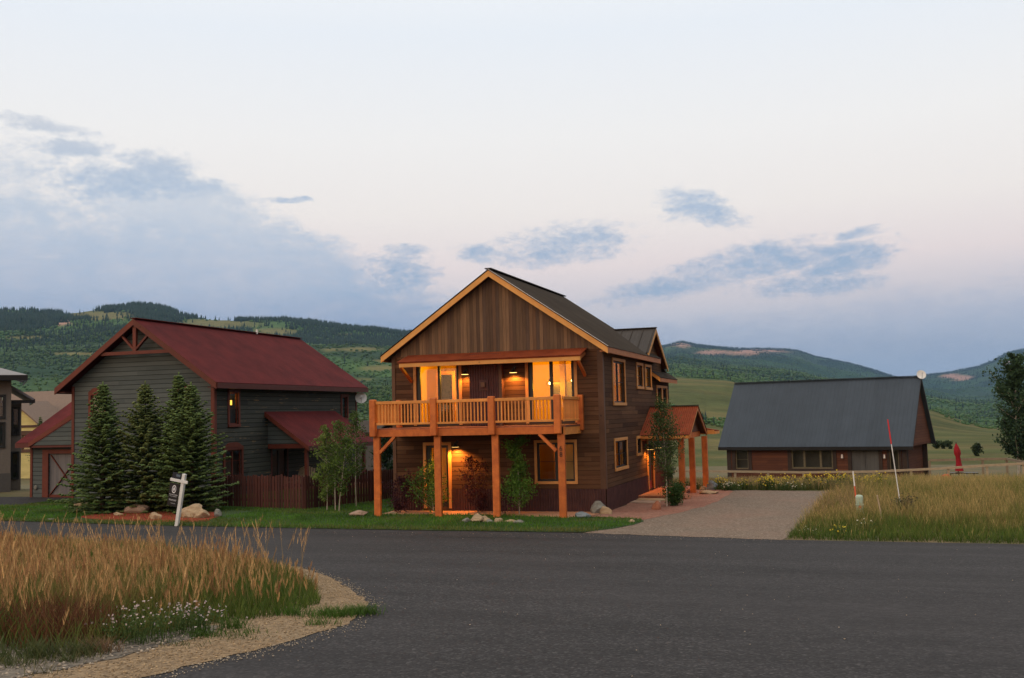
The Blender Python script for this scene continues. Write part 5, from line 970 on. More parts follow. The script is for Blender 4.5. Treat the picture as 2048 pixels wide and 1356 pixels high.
# ================================================================== VEGETATION
def inpoly(x, y, poly):
    c = np.zeros(len(x), bool); n = len(poly)
    for i in range(n):
        (x1, y1_), (x2, y2) = poly[i], poly[(i+1) % n]
        if y1_ == y2: continue
        k = ((y1_ > y) != (y2 > y)) & (x < (x2-x1)*(y-y1_)/(y2-y1_)+x1); c ^= k
    return c
def scatter(poly, dens):
    p = np.array(poly); x0, y0_ = p.min(0); x1, y1_ = p.max(0); n = int((x1-x0)*(y1_-y0_)*dens)
    x, y = rng.uniform(x0, x1, n), rng.uniform(y0_, y1_, n); k = inpoly(x, y, poly); return x[k], y[k]
def blades(x, y, z, Ht, wd, lean, c0, c1, curve=1.8):
    """curved tapering blades: 3 levels, colours run from the green foot to the dry tip (their own colour)"""
    n = len(x); th = rng.uniform(0, 6.283, n); la = rng.uniform(0, 6.283, n); L = lean*Ht
    V = np.zeros((n, 5, 3)); C = np.zeros((n, 5, 3)); lv = [0, .55, 1.0]
    for i, f in enumerate(lv):
        cx = x+np.cos(la)*L*f**curve; cy = y+np.sin(la)*L*f**curve; cz = z+Ht*f*(1-.12*(lean*f)**2); w_ = wd*(1, .75, 0)[i]/2; col = c0*(1-f)+c1*f
        if i < 2:
            for s_, k in ((-1, 2*i), (1, 2*i+1)): V[:, k] = np.stack([cx+np.cos(th)*w_*s_, cy+np.sin(th)*w_*s_, cz], 1); C[:, k] = col
        else: V[:, 4] = np.stack([cx, cy, cz], 1); C[:, 4] = col
    b = (np.arange(n)*5)[:, None]
    return V.reshape(-1, 3), (np.array([[2, 3, 4]])+b), (np.array([[0, 1, 3, 2]])+b), C.reshape(-1, 3), la, L
def heads(x, y, z, Ht, la, L, curve, ln, wd, col, k=7):
    """seed heads: k small spikelets round the top of each stem"""
    n = len(x); V = np.zeros((n, k, 3, 3)); C = np.repeat(np.repeat(col[:, None, None], k, 1), 3, 2)*rng.uniform(.75, 1.25, (n, k, 1, 1))
    for j in range(k):
        f = 1-ln*(j/(k-1))*1.0; cx = x+np.cos(la)*L*f**curve; cy = y+np.sin(la)*L*f**curve; cz = z+Ht*f
        a = rng.uniform(0, 6.283, n); o = wd*(.5+.8*j/(k-1))*rng.uniform(.5, 1.2, n); l = wd*rng.uniform(1.8, 3.0, n); a2 = a+1.57; t = wd*.3
        V[:, j, 0] = np.stack([cx-np.cos(a2)*t*.5, cy-np.sin(a2)*t*.5, cz], 1); V[:, j, 1] = np.stack([cx+np.cos(a2)*t*.5, cy+np.sin(a2)*t*.5, cz], 1); V[:, j, 2] = np.stack([cx+np.cos(a)*o, cy+np.sin(a)*o, cz+l], 1)
    return V.reshape(-1, 3), np.arange(n*k*3).reshape(-1, 3), C.reshape(-1, 3)
class Acc:
    def __init__(s): s.V = []; s.T = []; s.Q = []; s.C = []; s.n = 0
    def add(s, V, T=None, Q=None, C=None):
        if T is not None and len(T): s.T.append(np.asarray(T)+s.n)
        if Q is not None and len(Q): s.Q.append(np.asarray(Q)+s.n)
        s.V.append(V); s.C.append(C); s.n += len(V)
    def out(s, name, m, parent=None, loc=(0, 0, 0)):
        return np_mesh(name, np.concatenate(s.V), np.concatenate(s.T) if s.T else None, np.concatenate(s.Q) if s.Q else None, np.concatenate(s.C), m, parent, loc)
A3 = lambda *c: np.array(c)
def tint(n, a, b, v=.25):
    t = rng.random((n, 1)); return (A3(*a)*(1-t)+A3(*b)*t)*rng.uniform(1-v, 1+v, (n, 1))
GRN0, GRN1 = (.03, .06, .012), (.06, .10, .02); TAN0, TAN1 = (.42, .245, .105), (.64, .41, .185); RUS = (.34, .165, .08)
# lawn
ac = Acc(); x, y = scatter(LAWN, 330); k = (x > -34) & ~((x > -7.25) & (y > -1.25) & (x < 0)) & ~((x < -24.2) & (y > .9)); x, y = x[k], y[k]
mb_ = (x > -17.6) & (x < -12.2) & (y > -4.0) & (y < -.6) & (rng.random(len(x)) < .93); x, y = x[~mb_], y[~mb_]; n = len(x)
nz = fbm(x*.9, y*.9, 5)[:, None]; dry = np.clip((-4.6-y)*1.0, 0, 1)[:, None]*np.clip((x[:, None]+9)*.2, 0, 1)*.6
c1_ = tint(n, (.06, .16, .016), (.095, .2, .026))*(.3+1.4*nz); wr = np.clip((fbm(x*.5+9, y*.8, 15)[:, None]-.55)*4, 0, .55); c1_ = c1_*(1-wr)+A3(.17, .17, .05)*wr; c1_ = c1_*(1-dry)+A3(.2, .19, .05)*dry
V, T, Q, C, _, _ = blades(x, y, h(y)+.02, rng.uniform(.04, .085, n)+.06*(rng.random(n) < .02), .016, .5, c1_*.8, c1_); ac.add(V, T, Q, C)
ex = np.concatenate([rng.uniform(-32, 1, 2200)]); ey = np.interp(ex, [-30, -19.7, -12.6, -4.3, .7], [-3.6, -4.4, -5.2, -5.5, -5.5])+rng.uniform(-.03, .3, len(ex)); n = len(ex)
V, T, Q, C, _, _ = blades(ex, ey, h(ey)+.02, rng.uniform(.06, .17, n), .015, .6, tint(n, (.06, .09, .02), (.1, .12, .03)), tint(n, (.12, .14, .04), (.24, .2, .07))); ac.add(V, T, Q, C)
tag(ac.out('lawn_grass', M['grass']), 'short green lawn grass before the houses', kind='stuff')
# foreground island
ac = Acc(); IG = [(-14, -27.2), (-8, -25.2), (-2.2, -24.5), (-.2, -24.25), (.45, -24.0), (.62, -23.5), (.78, -22.3), (.85, -21.9), (1.1, -21.5), (1.15, -20.9), (1.05, -20.2), (.2, -18.8), (-1.0, -17.2), (-2.6, -15.7), (-4.6, -15.0), (-7, -14.3), (-12, -13.7), (-24, -13.4), (-24, -27.5)]
x, y = scatter(IG, 150); n = len(x); nz = fbm(x*.55, y*.55, 41); nz2 = fbm(x*2.3, y*2.3, 43, 3)
gap_ = (x > -4.6) & (x < -1.5) & (y > -17.4); keep = ~gap_ | (rng.random(n) < .25); keep &= (nz2 > .47) | (rng.random(n) < .28); fe = np.interp(x, [-14, -8, -2.2, .5, .85, 1.15], [-27.2, -25.2, -24.5, -23.9, -21.9, -20.9]); de = np.interp(y, [-22.3, -21.5, -20.9, -20.2, -18.8, -17.2, -15.7, -15.0], [.78, 1.1, 1.15, 1.05, .2, -1., -2.6, -4.6])-x; keep &= (rng.random(n) < np.clip((y-fe)/1.5, .18, 1)) & (rng.random(n) < np.clip(.12+de/1.3, .05, 1)); de = de[keep]; x, y, nz, nz2 = x[keep], y[keep], nz[keep], nz2[keep]; n = len(x)
Ht = np.clip(.5+de*.36, .5, 1)*np.interp(y, [-24, -20, -16, -14], [1., .84, .62, .5])*(.26+.34*nz+.34*nz2)*rng.choice([.62, .8, .95, 1.08, 1.25], n)*rng.uniform(.9, 1.1, n)*np.where((x > -4.6) & (x < -1.5) & (y > -17.2), .6, 1); z = h(y)+.015
tipc = tint(n, TAN0, TAN1)*(1-.0); ru = (nz2 > .58)[:, None]; tipc = np.where(ru, tint(n, RUS, TAN0), tipc)
V, T, Q, C, la, L = blades(x, y, z, Ht, .0075, .2, tint(n, (.06, .095, .016), (.12, .13, .034)), tipc*.55+tint(n, (.08, .11, .02), (.16, .14, .045))*.45, 2.2); ac.add(V, T, Q, C)
kk = rng.random(n) < .72; V, T, C = heads(x[kk], y[kk], z[kk], Ht[kk], la[kk], L[kk], 2.2, .36, .027, tipc[kk], 17); ac.add(V, T, None, C)
x, y = scatter(IG, 760); n = len(x); z = h(y)+.015; nz = fbm(x*.8, y*.8, 47)[:, None]
g1 = tint(n, (.05, .10, .016), (.14, .18, .035)); d1 = tint(n, (.24, .165, .055), (.34, .25, .095)); mixd = np.clip((nz-.55)*4+rng.normal(0, .22, (n, 1)), 0, 1)
tp = g1*(1-mixd)+d1*mixd; rr = ((x > -.9) & (x < .3) & (y < -22.9) & (rng.random(n) < .6))[:, None]; tp = np.where(rr, tint(n, (.12, .05, .025), (.18, .08, .035)), tp)
V, T, Q, C, _, _ = blades(x, y, z, rng.uniform(.16, .48, n)*(.6+.8*nz[:, 0])*np.clip(.4+.42*(np.interp(y, [-22.3, -21.5, -20.9, -20.2, -18.8, -17.2, -15.7, -15.0], [.78, 1.1, 1.15, 1.05, .2, -1., -2.6, -4.6])-x), .3, 1), .012, .5, tp*.8, tp, 1.6); ac.add(V, T, Q, C)
# a few stalks that overtop the rest
x, y = scatter(IG, 3.2); n = len(x); Ht = rng.uniform(.68, .95, n); z = h(y)+.015; tc_ = tint(n, TAN0, TAN1)
V, T, Q, C, la, L = blades(x, y, z, Ht, .008, .22, tint(n, (.12, .12, .04), (.2, .15, .06)), tc_*.8, 2.4); ac.add(V, T, Q, C); V, T, C = heads(x, y, z, Ht, la, L, 2.4, .3, .024, tc_, 18); ac.add(V, T, None, C)
x, y = scatter([(-.9, -24.1), (.3, -23.9), (.5, -23.2), (-.4, -22.7), (-1.2, -23.2)], 420); n = len(x); tp = tint(n, (.10, .04, .022), (.19, .085, .04)); V, T, Q, C, _, _ = blades(x, y, h(y)+.015, rng.uniform(.2, .5, n), .012, .4, tp*.8, tp, 1.6); ac.add(V, T, Q, C)
# stray tufts on the gravel
for (tx, ty, rad, num, hh, c) in [(1.25, -21.2, .25, 160, .12, 0), (1.75, -21.15, .32, 420, .13, 0), (2.0, -20.9, .22, 300, .13, 0), (1.95, -21.8, .2, 90, .08, 0), (1.45, -22.6, .3, 90, .06, 0), (1.2, -22.9, .2, 110, .1, 0), (1.15, -22.3, .15, 120, .14, 0), (.75, -24.2, .2, 200, .16, 1), (.5, -24.4, .22, 260, .2, 1), (.85, -24.0, .15, 150, .16, 2), (.9, -24.5, .12, 60, .09, 1), (.6, -24.75, .2, 80, .1, 1), (1.6, -22.9, .3, 60, .05, 1), (1.3, -23.4, .25, 60, .05, 1), (-.1, -24.6, .4, 350, .2, 1), (.25, -24.7, .25, 160, .15, 1)]:
    x = rng.normal(tx, rad*.5, num); y = rng.normal(ty, rad*.4, num); n = num
    c = [tint(n, (.05, .11, .015), (.08, .15, .025)), tint(n, (.06, .09, .03), (.12, .13, .05)), tint(n, (.22, .13, .08), (.18, .12, .06))][c]
    V, T, Q, C, _, _ = blades(x, y, h(y)+.014, rng.uniform(.5, 1.2, n)*hh, .008, .7, c*.8, c, 1.5); ac.add(V, T, Q, C)
for k in range(70):
    tx, ty = rng.uniform(-3, 1.2), rng.uniform(-25.3, -24.1); num = 14; x = rng.normal(tx, .06, num); y = rng.normal(ty, .05, num); c = tint(num, (.07, .09, .03), (.2, .16, .07))
    V, T, Q, C, _, _ = blades(x, y, h(y)+.014, rng.uniform(.04, .14, num), .006, .8, c*.8, c, 1.5); ac.add(V, T, Q, C)
tag(ac.out('tall_grass', M['grass']), 'tall dry foreground grass with tan seed heads on the road island', kind='stuff')
# loose stones along the asphalt edge
def stones(name, x, y, s_, cols, label, dz=.012):
    n = len(x); V = np.zeros((n, 6, 3)); dirs = A3([1, 0, 0], [0, 1, 0], [-1, 0, 0], [0, -1, 0], [0, 0, 1], [0, 0, -1]); ro_ = rng.uniform(0, 6.28, n); cr_, sr_ = np.cos(ro_), np.sin(ro_)
    for j, d in enumerate(dirs):
        q = d*rng.uniform(.55, 1.2, (n, 3))*np.array([1, 1, .65])*s_[:, None]+rng.normal(0, .12, (n, 3))*s_[:, None]
        V[:, j] = np.stack([x+q[:, 0]*cr_-q[:, 1]*sr_, y+q[:, 0]*sr_+q[:, 1]*cr_, h(y)+dz+s_*.3+q[:, 2]], 1)
    F_ = np.array([[0, 1, 4], [1, 2, 4], [2, 3, 4], [3, 0, 4], [1, 0, 5], [2, 1, 5], [3, 2, 5], [0, 3, 5]]); T = (F_[None]+(np.arange(n)*6)[:, None, None]).reshape(-1, 3)
    o = np_mesh(name, V.reshape(-1, 3), T, None, np.repeat(cols, 6, 0), M['stonecol']); return tag(o, label, kind='stuff')
m, t = newmat('loose stones'); a_ = t.n('ShaderNodeAttribute', dict(attribute_name='Col')).outputs['Color']; finish(t, a_, .9, t.noise(t.n('ShaderNodeTexCoord').outputs['Object'], 60, 3.0), .4, .005); M['stonecol'] = m
x, y = scatter(ISL, 340); k = (x > -4) & (y < -15) & ~(inpoly(x, y, IG) & (rng.random(len(x)) < .97)) & (y > -28); x, y = x[k], y[k]; n = len(x)
big_ = inpoly(x, y, [(1.15, -25.4), (1.25, -24.2), (1.15, -22.6), (.9, -22.2), (-.5, -23), (-8, -25), (-20, -27), (-20, -31.5), (-3, -30.5), (.2, -28)])
stones('gravel_stones', x, y, np.where(big_, rng.uniform(.008, .028, n), rng.uniform(.004, .016, n)), np.where(big_[:, None], tint(n, (.12, .105, .09), (.36, .3, .23), .35), tint(n, (.2, .14, .08), (.4, .29, .17), .35)), 'loose gravel stones on the road shoulder')
P_ = np.array(ISL[:9]); sg_ = rng.integers(0, 8, 900); f_ = rng.random(900)[:, None]; q_ = P_[sg_]*(1-f_)+P_[sg_+1]*f_+np.abs(rng.normal(0, .16, (900, 1)))*A3(.9, -.25)[None]
q_ = np.concatenate([q_, np.stack([rng.uniform(.3, 6.4, 260), -5.7-np.abs(rng.normal(0, .5, 260))], 1), np.stack([rng.uniform(-8, 14, 220), rng.uniform(-24, -7, 220)], 1), np.stack([rng.uniform(-24, 14, 300), -6.0-np.abs(rng.normal(0, .3, 300))], 1)])
NG = len(q_)
stones('road_grit', q_[:, 0], q_[:, 1], rng.uniform(.004, .013, NG), tint(NG, (.2, .17, .13), (.42, .35, .26), .3), 'grit spilt along the edge of the asphalt', .012)
# right hand field
ac = Acc(); RF = [(5.9, -6.3), (9, -6.42), (14, -6.55), (26, -6.95), (30, 21.9), (-6, 21.9), (-6, 14), (1.5, 9.6), (4.4, 9.0), (7.0, 8.45), (6.5, 5.5), (6.35, 2.5), (6.28, -.3), (6.05, -3.2)]
x, y = scatter(RF, 125); k = (x < 19) | (rng.random(len(x)) < .5); x, y = x[k], y[k]; n = len(x); nz = fbm(x*.35, y*.35, 71); nz2 = fbm(x*1.3, y*1.3, 73)
fr_ = np.clip((y+5.3+1.6*(nz-.5))/3.2, 0, 1); Ht = (.2+.26*fr_+.25*(nz-.35)+.2*(nz2-.5))*rng.uniform(.6, 1.25, n)*np.where(x < 6.9, .8, 1); z = h(y)
drt = tint(n, (.36, .25, .10), (.56, .4, .17)); pnk = tint(n, (.36, .21, .13), (.42, .265, .16)); pk = (((x < 7.6) & (y > -2) & (nz2 > .45)) | (nz2 > .66))[:, None]; tp = np.where(pk, pnk, drt)
gt = tint(n, (.085, .155, .022), (.16, .23, .042)); gm = np.clip(1.2-fr_*.92+rng.normal(0, .28, n)+(nz2-.5)*2.2, 0, 1)[:, None]; tp = tp*(1-gm)+gt*gm
V, T, Q, C, la, L = blades(x, y, z, Ht, .011, .28, tint(n, (.05, .075, .016), (.09, .1, .025)), tp, 2.0); ac.add(V, T, Q, C)
k = (gm[:, 0] < .6) & (rng.random(n) < .8); V, T, C = heads(x[k], y[k], z[k], Ht[k], la[k], L[k], 2.0, .32, .022, tp[k], 6); ac.add(V, T, None, C)
x, y = scatter([(p[0], min(p[1], 8)) for p in RF if p[1] < 9 or p[0] > 20], 260); k = (x < 18); x, y = x[k], y[k]; n = len(x); nz2 = fbm(x*.9, y*.9, 75); fr_ = np.clip((y+5.6)/4.5, 0, 1)
gt = tint(n, (.05, .105, .015), (.09, .145, .026)); dt = tint(n, (.24, .18, .06), (.36, .26, .1)); gm = np.clip(1.1-fr_+rng.normal(0, .25, n)+(nz2-.5)*1.2, 0, 1)[:, None]; tp = dt*(1-gm)+gt*gm
V, T, Q, C, _, _ = blades(x, y, h(y), rng.uniform(.1, .3, n)*(.7+.6*fr_), .016, .6, tp*.75, tp, 1.6); ac.add(V, T, Q, C)
x, y = scatter([(-10, 22.2), (30, 22.2), (34, 40), (-10, 40)], 42); n = len(x); tp = tint(n, (.17, .13, .05), (.28, .2, .08)); gm = (fbm(x*.2, y*.3, 77) > .5)[:, None]; tp = np.where(gm, tp, tint(n, (.08, .1, .03), (.13, .13, .04)))
V, T, Q, C, _, _ = blades(x, y, h(y), rng.uniform(.2, .5, n), .03, .4, tp*.7, tp); ac.add(V, T, Q, C)
tag(ac.out('field_grass', M['grass']), 'wild grass of the field right of the driveway', kind='stuff')

# ---- trees
def tube(ac, pts, rads, col, n=6):
    pts = np.asarray(pts, float); m_ = len(pts); V = np.zeros((m_, n, 3))
    for i in range(m_):
        d = pts[min(i+1, m_-1)]-pts[max(i-1, 0)]; d = d/(np.linalg.norm(d)+1e-9); a = np.cross(d, [0, .3, 1.0] if abs(d[2]) < .9 else [1, 0, 0]); a /= np.linalg.norm(a)+1e-9; b = np.cross(d, a)
        for k in range(n): V[i, k] = pts[i]+(a*math.cos(k*2*math.pi/n)+b*math.sin(k*2*math.pi/n))*rads[i]
    Q = [(i*n+k, i*n+(k+1) % n, (i+1)*n+(k+1) % n, (i+1)*n+k) for i in range(m_-1) for k in range(n)]
    ac.add(V.reshape(-1, 3), None, Q, np.tile(A3(*col), (m_*n, 1)))
def leafcloud(ac, P, size, c, droop=.3):
    n = len(P); a = rng.normal(0, 1, (n, 3)); a /= np.linalg.norm(a, axis=1, keepdims=True); b = np.cross(a, rng.normal(0, 1, (n, 3))); b /= np.linalg.norm(b, axis=1, keepdims=True)
    s_ = (size*rng.uniform(.6, 1.3, n))[:, None]
    V = np.stack([P-a*s_*.5, P+b*s_*.38, P+a*s_*.6, P-b*s_*.38], 1); Q = np.arange(n*4).reshape(-1, 4); ac.add(V.reshape(-1, 3), None, Q, np.repeat(c, 4, 0))
def spruce(label, x, y, H_, Rb, seed, group='spruces before the red roofed house', detail=1.0, cat='tree', z=None, tipc=(.10, .15, .045)):
    global rng
    keep = rng; rng = np.random.default_rng(seed); zb = h1(y) if z is None else z; t_ = thing('spruce_tree', label, cat, (x, y, zb), group)
    tk = Acc(); tube(tk, [(x, y, zb-.05), (x+.02, y, zb+H_*.5), (x, y, zb+H_)], [H_*.022, H_*.013, .006], (.1, .07, .05)); tk.out('trunk', M['bark'], t_)
    V, Q, C, Bv, Bq = [], [], [], Acc(), []
    zz = .1; P0s, P1s, cs, ws = [], [], [], []
    while zz < H_-.08:
        f = zz/H_; r0 = Rb*1.28*(1-f)**.92*(.72+.28*min(1, f*7)); nb = max(5, int((12 if f < .75 else 8)*detail)); ph = rng.uniform(0, 6.28)
        for b in range(nb):
            an = ph+b*6.283/nb+rng.normal(0, .18); L_ = r0*.9*(1+.16*math.sin(2*an+seed+zz*1.3)+.1*math.sin(5*an+zz*4))*rng.uniform(.62, 1.15)*(1.16 if rng.random() < .12 else 1); rise = .55*(f**1.5)-.16*(1-f); m_ = max(3, int(L_/.09*detail))
            dirx, diry = math.cos(an), math.sin(an); tw = .5+.5*rng.random()
            for k in range(m_):
                g = (k+.6)/m_; px = x+dirx*L_*g; py = y+diry*L_*g; pz = zb+zz+L_*(rise*g+.16*g*g)+rng.normal(0, .012)
                ln = (.075+.2*L_*(1-g)*.6+.05)*rng.uniform(.8, 1.3)
                for s_ in (-1, 1, 0):
                    a2 = an+s_*rng.uniform(.65, 1.0) if s_ else an+rng.normal(0, .2); l2 = ln if s_ else .1
                    P0s.append((px, py, pz)); P1s.append((px+math.cos(a2)*l2, py+math.sin(a2)*l2, pz+l2*rng.uniform(-.22, .2)-.012)); ws.append(.03+.018*rng.random())
                    u = g*.8+rng.random()*.35; cs.append((u, rng.random()))
        zz += (.115+.065*(1-f))*rng.uniform(.85, 1.2)/detail**.5
    for k in range(6): P0s.append((x, y, zb+H_-.12)); P1s.append((x+rng.normal(0, .02), y+rng.normal(0, .02), zb+H_+.05)); ws.append(.018); cs.append((1, .5))
    P0s, P1s, ws, cs = np.array(P0s), np.array(P1s), np.array(ws), np.array(cs); n = len(P0s); d = P1s-P0s; d /= np.linalg.norm(d, axis=1, keepdims=True)+1e-9
    s1 = np.cross(d, rng.normal(0, 1, (n, 3))); s1 /= np.linalg.norm(s1, axis=1, keepdims=True)+1e-9; s2 = np.cross(d, s1)
    V = np.zeros((n, 7, 3)); mid = P0s*.55+P1s*.45
    for k in range(3):
        o_ = (s1*math.cos(k*2.094)+s2*math.sin(k*2.094))*ws[:, None]; V[:, k] = P0s+o_*.6; V[:, 3+k] = mid+o_
    V[:, 6] = P1s; T = []; Qd = []
    for k in range(3): Qd.append((k, (k+1) % 3, 3+(k+1) % 3, 3+k)); T.append((3+k, 3+(k+1) % 3, 6))
    b_ = (np.arange(n)*7)[:, None, None]; base = A3(.046, .078, .026)+cs[:, 1:2]*A3(.044, .055, .014); tip = np.clip((cs[:, :1]-.55)*2.2, 0, 1); c = base*(1-tip*.8)+A3(*tipc)*1.25*tip*.8
    np_mesh('crown', V.reshape(-1, 3), (np.array(T)[None]+b_).reshape(-1, 3), (np.array(Qd)[None]+b_).reshape(-1, 4), np.repeat(c, 7, 0), M['needle'], t_); rng = keep; return t_
spruce('leftmost spruce, standing apart before the grey gable', -18.13, -1.34, 4.65, 1.45, 101); spruce('second spruce from the left with an orange tinged top', -16.82, -.69, 4.65, 1.5, 102, tipc=(.13, .15, .05)); spruce('tallest and slimmest spruce, third from the left', -15.75, -.2, 4.95, 1.3, 103); spruce('rightmost spruce spreading over the picket fence', -14.85, -.7, 4.55, 1.5, 104)
spruce('small spruce before the far yellow house', -73.2, 55, 5.3, 1.2, 105, None, .55, 'tree', -1.2)
def aspen(label, x, y, H_, seed, low=.25, wid=.4, nl=1500, leaf=.06, lc=((.075, .14, .03), (.12, .19, .045)), bend=(0, 0), group=None, name='aspen_tree', trunk_r=.022, top_sparse=.5, bark='aspenbark', cat='tree', prof=None, spread=1.0):
    global rng
    keep = rng; rng = np.random.default_rng(seed); zb = h1(y); t_ = thing(name, label, cat, (x, y, zb), group)
    ph = rng.uniform(0, 6.28); N_ = 10; f = np.linspace(0, 1, N_); cx = x+bend[0]*f**1.5+.03*np.sin(f*7+ph)*H_*.15; cyy = y+bend[1]*f**1.5; pts = np.stack([cx, cyy, zb+H_*f*.98], 1)
    tk = Acc(); tube(tk, pts, trunk_r*(1-f*.85), (.5, .46, .38), 7)
    P_, cl = [], []
    nb = int(14+H_*6)
    for b in range(nb):
        g = low+(1-low)*(b+rng.random())/nb; i = int(g*(N_-1)); i = min(i, N_-2); fr = g*(N_-1)-i; p = pts[i]*(1-fr)+pts[i+1]*fr; pr = prof(g) if prof else math.sin(math.pi*min(1, (g-low*.6)/(1-low*.6)))**.7
        L_ = wid*pr*rng.uniform(.55, 1.15)+.05; an = rng.uniform(0, 6.28); e = p+A3(math.cos(an)*L_, math.sin(an)*L_, L_*spread*rng.uniform(.5, 1.1)); mid_ = (p+e)/2+A3(0, 0, -L_*.06)
        tube(tk, [p, mid_, e], [trunk_r*.32*(1-g*.5), trunk_r*.22, trunk_r*.08], (.4, .36, .28), 4)
        k = int(nl*1.7/nb*(1.15-top_sparse*g)*rng.uniform(.6, 1.3)); tt_ = rng.beta(2.2, 1.3, k)[:, None]; q = p*(1-tt_)+e*tt_+rng.normal(0, 1, (k, 3))*(.045+.12*L_); P_.append(q); cl.append(np.full(k, rng.uniform(.7, 1.25)))
    tk.out('trunk', M[bark], t_); P_ = np.concatenate(P_); cl = np.concatenate(cl); lf = Acc(); leafcloud(lf, P_, leaf*1.15, tint(len(P_), *lc)*cl[:, None]); lf.out('crown', M['leaf'], t_); rng = keep; return t_
AG = 'young aspens by the picket fence'
aspen('young aspen, leftmost of the clump before the picket fence', -9.75, -.2, 2.85, 201, .12, .42, 1500, .062, ((.10, .16, .03), (.17, .23, .055)), group=AG); aspen('taller bent aspen in the middle of the clump', -9.38, -.32, 3.05, 202, .3, .32, 1150, .062, ((.075, .13, .03), (.12, .18, .045)), (.12, 0), AG); aspen('aspen leaning right in the clump before the picket fence', -9.15, -.45, 2.5, 203, .25, .4, 1200, .062, ((.075, .14, .03), (.12, .19, .04)), (.35, 0), AG)
aspen('slender lone aspen left of the balcony with bare white trunk', -9.5, 1.5, 3.4, 204, .3, .36, 1300, .06, ((.05, .095, .025), (.09, .14, .035)), (-.05, 0), None)
aspen('slender pale trunked sapling before the entrance porch', 1.55, 2.06, 3.45, 205, .24, .52, 4600, .052, ((.05, .085, .03), (.085, .125, .04)), (-.05, 0), None, prof=lambda g: (.55 if g < .3 else 1.0 if g < .62 else max(.25, 1.0-(g-.62)*2.3)), top_sparse=.8, spread=1.6)
aspen('bushy young tree before the lower front window', -2.55, -1.0, 2.3, 206, .06, .58, 2300, .06, ((.085, .19, .03), (.14, .25, .045)), (-.04, 0), None, prof=lambda g: 1.15 if g < .35 else .5 if g < .6 else .42, trunk_r=.02, top_sparse=.2)
aspen('green shrub before the lower glass door', -5.6, -.7, 1.5, 207, .06, .65, 2000, .058, ((.06, .14, .03), (.10, .19, .04)), (-.2, 0), None, 'shrub', .018, .7, cat='shrub', prof=lambda g: 1.1 if g < .45 else .45)
PURP = ((.038, .013, .018), (.07, .022, .028))
aspen('dark purple shrub beside the leftmost balcony post', -6.75, -.75, 1.05, 208, .05, .55, 1100, .05, PURP, (0, 0), 'purple leaved shrubs under the balcony', 'shrub', .014, .4, 'bark', 'shrub'); aspen('taller dark purple shrub in the middle under the balcony', -4.15, -.45, 1.75, 209, .05, .55, 1200, .05, PURP, (-.15, 0), 'purple leaved shrubs under the balcony', 'shrub', .014, .6, 'bark', 'shrub')
aspen('low dark purple shrub at the third balcony post', -3.0, -1.1, .95, 210, .1, .35, 300, .045, PURP, (0, 0), 'purple leaved shrubs under the balcony', 'shrub', .012, .4, 'bark', 'shrub')
aspen('low dark green bush at the foot of the porch sapling', 1.75, 2.35, .55, 211, .02, .38, 1500, .05, ((.03, .07, .02), (.05, .10, .025)), (0, 0), None, 'shrub', .012, .1, 'bark', 'shrub')
aspen('dark evergreen shrub between the two houses', -10.9, 7, 2.55, 212, .03, .42, 3600, .07, ((.018, .042, .02), (.03, .06, .026)), (0, 0), None, 'shrub', .03, .35, 'bark', 'shrub', lambda g: 1.0 if g < .6 else max(.15, 1.6-1.5*g))
aspen('green bush in the gap beside the grey house', -34.5, 16, 2.3, 213, .03, 1.1, 2600, .1, ((.06, .08, .025), (.11, .11, .04)), (0, 0), None, 'shrub', .04, .3, 'bark', 'shrub')
BT = 'tall aspens at the right edge'
aspen('tall dark aspen with visible pale trunk at the right edge', 18.1, 49.2, 8.7, 214, .14, 1.25, 9000, .16, ((.03, .06, .03), (.055, .095, .042)), (.2, 0), BT, trunk_r=.13, prof=lambda g: 1.15+.25*math.sin(g*23) if g < .6 else max(.22, 1.15-(g-.6)*2.2)+.12*math.sin(g*31), top_sparse=.5, spread=1.3)
aspen('shorter aspen merging behind the tall one at the edge', 19.5, 50.5, 6.6, 215, .08, 1.3, 7000, .17, ((.018, .045, .02), (.04, .07, .028)), (.1, 0), BT, trunk_r=.11, top_sparse=.3, spread=1.2)
aspen('outermost aspen reaching out of the frame', 21.2, 49.0, 6.8, 216, .08, 1.5, 6000, .17, ((.018, .045, .02), (.038, .07, .028)), (0, 0), BT, trunk_r=.11, top_sparse=.3, spread=1.2)
for i, (x, y, s_) in enumerate(((20.0, 97, 1.3), (19.4, 127, .9), (17.8, 130, .8), (18.6, 129, .7))):
    aspen(['dark round bush nearest the tall aspens on the far meadow', 'rightmost small bush of three beside the lodge gable', 'leftmost small bush of three beside the lodge gable', 'middle small bush of three beside the lodge gable'][i], x, y, s_, 220+i, .02, .55, 420, .2, ((.03, .05, .022), (.05, .075, .03)), (0, 0), 'bushes on the far meadow', 'shrub', .03, .2, 'bark', 'shrub')
